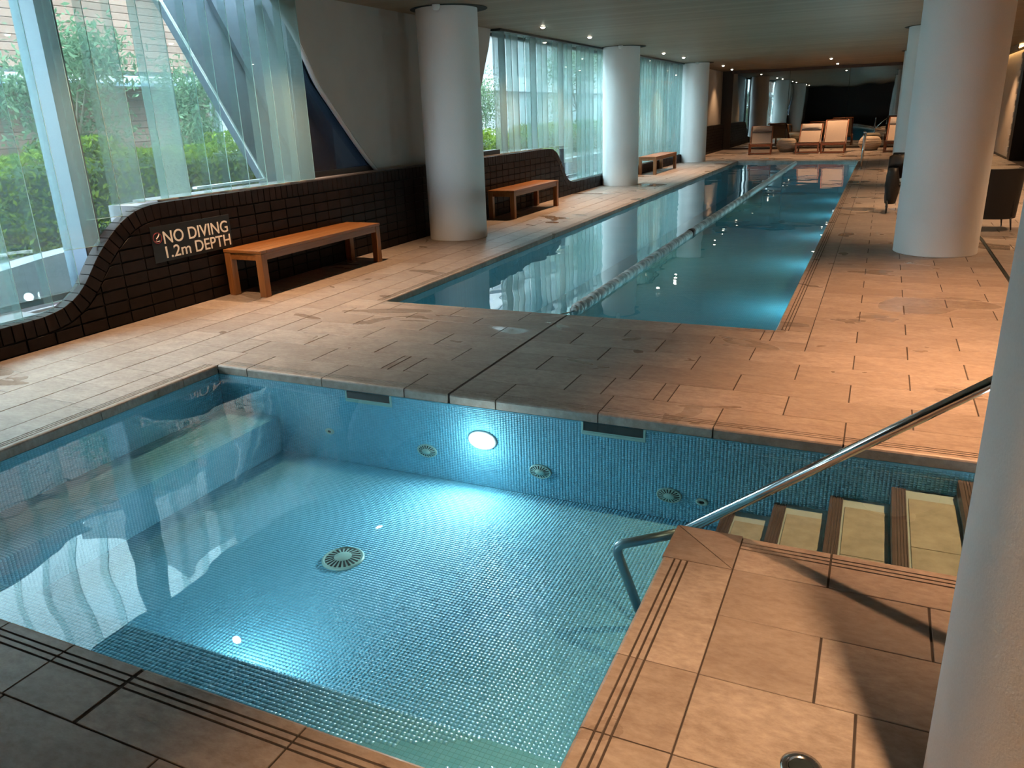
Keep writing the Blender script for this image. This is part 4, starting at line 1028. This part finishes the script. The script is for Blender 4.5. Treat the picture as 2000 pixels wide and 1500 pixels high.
downlight('ceiling downlight above the rightmost lounger', 0.6, 31.0, 150)
downlight('ceiling downlight above the handrail steps', 0.85, 4.25, 520, 84, 0.85, col=WARM2)
downlight('second ceiling downlight above the right deck', 0.95, 6.85, 420, col=WARM2)
downlight('ceiling downlight above the peninsula, beside the nearest column', 0.42, 1.12, 420, 74, 0.6, WARM)
for i, y in enumerate((12.6, 15.2, 20.6)): downlight(('ceiling downlight above the wheeled chair', 'ceiling downlight past the wheeled chair', 'ceiling downlight far along the right deck')[i], 0.95, y, 230)
for i, y in enumerate((10.5, 14.5, 18.5, 22.5, 26.5)): downlight(f'{("first", "second", "third", "fourth", "fifth")[i]} ceiling downlight along the right hand wall behind the columns', 2.4, y, 170)

# ------------------------------------------------------------------ outside
mb = MB(); mb.box(-60, FX-0.06, -30, 120, -0.25, -0.05); gd = mb.build('garden_ground', 'paving'); struct(gd)
pl_ = thing('planter_wall', 'curved pale stone planter wall outside the left windows', 'planter')
path = catmull([(-6.45, 3.0), (-6.75, 4.0), (-7.15, 4.9), (-7.35, 5.8), (-7.4, 7.5), (-7.4, 12.0), (-7.4, 24), (-7.4, 34)], 5)
pm = MB()
for i in range(len(path)-1):
    (a, b), (c, d) = path[i], path[i+1]; L = math.hypot(c-a, d-b); nx, ny = -(d-b)/L*0.12, (c-a)/L*0.12
    pm.prism([(a-nx, b-ny), (c-nx, d-ny), (c+nx, d+ny), (a+nx, b+ny)], 'z', -0.05, 0.50)
pm.build('wall_body', 'stone', pl_)
sm = MB()
for i in range(len(path)-1):
    (a, b), (c, d) = path[i], path[i+1]; sm.prism([(a, b), (c, d), (-11, d), (-11, b)], 'z', 0.30, 0.40)
sm.build('soil_bed', 'soil', pl_)
stp = thing('garden_steps', 'pale stone steps outside the lower left window', 'steps')
for k in range(4): MB().cbox(-9.6+0.55*k*0, -6.5-0.0, 3.2-0.34*k-0.34, 3.2-0.34*k, -0.05, 0.46-0.11*k, 0.01).build('step', 'stone', stp)
def leaves(n, fn, size, name, mat, parent, ratio=1.7):
    c = np.array([fn() for _ in range(n)]); a = rng.normal(size=(n, 3)); a /= np.linalg.norm(a, axis=1)[:, None]
    b = rng.normal(size=(n, 3)); b -= (b*a).sum(1)[:, None]*a; b /= np.linalg.norm(b, axis=1)[:, None]
    s = size*rng.uniform(0.6, 1.25, n)[:, None]; u, v = a*s*ratio, b*s
    V = np.stack([c-u, c+v*0.7, c+u, c-v*0.7], 1).reshape(-1, 3); Fc = np.arange(n*4).reshape(n, 4)
    me = bpy.data.meshes.new(name); me.from_pydata(V.tolist(), [], Fc.tolist()); me.update(); me.materials.append(M[mat])
    zz = c[:, 2]; zr = (zz-zz.min())/(np.ptp(zz)+1e-6); face_rand(me, np.clip(rng.random(n)*0.7+0.15*rng.random(n)+0.12, 0, 1))
    o = link(name, me, parent); o['kind'] = 'stuff'; return o
def hedge(label, x0, x1, y0, y1, z0, z1, n):
    t = thing('hedge', label, 'hedge', ((x0+x1)/2, (y0+y1)/2, z0), group='clipped hedges in the garden')
    W, L, H = (x1-x0)/2, (y1-y0)/2, z1-z0
    def fn():
        q = rng.uniform(-1, 1, 3); k = rng.integers(3)
        if rng.random() < 0.75: q[k] = math.copysign(1-0.12*rng.random(), q[k])
        wob = 0.09*math.sin(q[1]*L*3.1+1)+0.06*math.sin(q[1]*L*7.3)
        return (q[0]*W, q[1]*L, (q[2]*0.5+0.5)*(H+wob))
    leaves(int(n*2.6), fn, 0.023, 'foliage', 'leaf_hedge', t)
    st_ = MB()
    for k in range(max(2, int(L*2))): y = -L*0.85+k*1.7*L/max(1, int(L*2)-1); st_.tube([(0, y, 0), (0.04, y+0.05, H*0.7)], [0.02, 0.01], 6)
    st_.build('stem', 'bark', t)
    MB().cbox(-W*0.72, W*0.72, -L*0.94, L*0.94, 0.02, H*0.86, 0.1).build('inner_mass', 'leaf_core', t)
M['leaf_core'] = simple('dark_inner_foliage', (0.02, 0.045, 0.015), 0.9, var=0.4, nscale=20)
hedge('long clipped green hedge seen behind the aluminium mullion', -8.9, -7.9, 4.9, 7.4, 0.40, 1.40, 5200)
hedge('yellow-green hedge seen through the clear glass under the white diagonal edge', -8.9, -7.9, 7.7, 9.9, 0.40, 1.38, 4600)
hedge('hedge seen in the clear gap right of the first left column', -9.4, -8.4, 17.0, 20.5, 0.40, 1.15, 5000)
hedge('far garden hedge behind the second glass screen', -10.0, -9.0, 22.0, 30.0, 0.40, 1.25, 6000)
def tree(label, x, y, h, r, n, z0=0.4):
    t = thing('garden_tree', label, 'tree', (x, y, z0), group='small garden trees')
    tk = MB(); tk.tube([(0, 0, 0), (0.05, 0.03, h*0.45), (0.02, -0.02, h*0.8)], [0.05, 0.035, 0.015], 8)
    cl_ = []
    for k in range(9):
        a = rng.uniform(0, 2*PI); rr = r*rng.uniform(0.2, 0.8); c = (rr*math.cos(a), rr*math.sin(a), h*rng.uniform(0.42, 1.0)); cl_.append(c)
        tk.tube([(0.04, 0.02, h*0.4), (c[0]*0.6, c[1]*0.6, c[2]*0.85), c], [0.02, 0.012, 0.005], 6)
    tk.build('trunk', 'bark', t)
    def fn():
        c = cl_[rng.integers(9)]; q = rng.normal(size=3)*r*0.26; return (c[0]+q[0], c[1]+q[1], c[2]+q[2])
    leaves(n*4, fn, 0.022, 'foliage', 'leaf_tree', t, 2.0)
tree('leafy small tree seen beside the aluminium mullion', -8.6, 6.45, 2.1, 0.75, 1500)
tree('pale tree in front of the slate cladding at the diagonal', -9.4, 9.3, 1.9, 0.65, 1100)
tree('grey-green tree in the clear gap right of the first left column', -10.5, 20.6, 2.6, 1.0, 1500)
tree('dark tree behind the middle of the second glass screen', -10.0, 27.5, 3.2, 1.3, 1500)
tree('garden tree behind the third glass screen', -11.0, 40.0, 3.8, 1.5, 1500, -0.05)
for i, (x, y) in enumerate(((-7.75, 4.35), (-8.2, 4.6), (-8.0, 3.9))):
    t = thing('grass_tussock', ('strappy tussock nearest the lower left window', 'strappy tussock in front of the long hedge', 'strappy tussock at the far left of the planter')[i], 'grass', (x, y, 0.38), group='strappy tussocks')
    m_ = MB()
    for k in range(90):
        a = rng.uniform(0, 2*PI); L = rng.uniform(0.35, 0.65); lean = rng.uniform(0.2, 0.9); w_ = 0.009; c, s2 = math.cos(a), math.sin(a); pts = []
        for j in range(5):
            u = j/4; rad = L*lean*u; z = L*(u-0.55*lean*u*u)*1.1; wd = w_*(1-u*0.85)
            pts += [(rad*c-s2*wd, rad*s2+c*wd, z), (rad*c+s2*wd, rad*s2-c*wd, z)]
        m_.add(pts, [(2*j, 2*j+1, 2*j+3, 2*j+2) for j in range(4)])
    o = m_.build('blades', 'leaf_grass', t); o['kind'] = 'stuff'; face_rand(o.data, np.repeat(rng.random(90), 4))
# timber clad building opposite
tb = thing('timber_building', 'pink-brown timber clad building opposite the left windows', 'building', (-14.0, 0, 0))
MB().box(-3, -0.06, 2, 14.2, -0.05, 6.0).build('wall_core', 'bldg_dark', tb)
bm_ = MB().cbox(-0.03, 0.03, 2.0, 14.2, 0, 0.128, 0.006).mesh('cladding_board', 'clad')
z = 0.0; k = 0
while z < 5.8:
    if not (2.32 < z < 2.6): link('cladding_board', bm_, tb, (-0.02, 0, z))
    z += 0.135
aw = thing('white_awning', 'flat white awning across the timber building', 'awning', (-13.2, 0, 2.38))
MB().cbox(-0.75, 0.55, 2.0, 14.3, 0.0, 0.14, 0.02).build('canopy', 'bldg_pale', aw); MB().box(0.55, 0.57, 2.0, 14.3, -0.04, 0.02).build('gutter', 'alu', aw)
# pale apartment block and parked car seen in the second bay
ab = thing('pale_apartment_block', 'pale apartment block with dark balconies behind the second and third bays', 'building', (-22, 36, 0))
MB().box(-6, 0, -18, 80, -0.05, 14).build('wall', 'bldg_pale', ab)
for fz in range(4):
    for j in range(19):
        y = -16.5+j*5; wn_ = MB().box(0.0, 0.06, y, y+3.2, 0.9+fz*3.1, 2.6+fz*3.1).build('window', 'bldg_dark', ab); MB().box(0.06, 0.085, y+1.5, y+1.6, 0.9+fz*3.1, 2.6+fz*3.1).build('mullion', 'bldg_pale', wn_)
    MB().box(0, 0.9, -17, 79, 0.1+fz*3.1+2.9, 0.25+fz*3.1+2.9).build('balcony_slab', 'stone', ab)
cr = thing('parked_car', 'red car parked beyond the hedge in the clear gap', 'car', (-14.5, 27.2, -0.05), 0.35)
MB().prism([(-2.0, 0.3), (2.0, 0.3), (2.05, 0.65), (1.9, 0.85), (1.0, 0.95), (0.5, 1.38), (-1.1, 1.40), (-1.8, 0.95), (-2.05, 0.8)], 'x', -0.8, 0.8).build('body', 'car_red', cr)
MB().prism([(0.93, 0.97), (0.47, 1.33), (-1.05, 1.35), (-1.65, 0.97)], 'x', -0.81, 0.81).build('side_glass', 'bldg_dark', cr)
for sx in (-1, 1):
    for yy in (-1.25, 1.3):
        wv = MB().lathe([(0.001, -0.1), (0.3, -0.1), (0.32, -0.07), (0.32, 0.07), (0.3, 0.1), (0.001, 0.1)], 20); wv.xf(Matrix.Translation((sx*0.76, yy, 0.32)) @ Matrix.Rotation(PI/2, 4, 'Y')); wv.build('wheel', 'black_metal', cr, True)
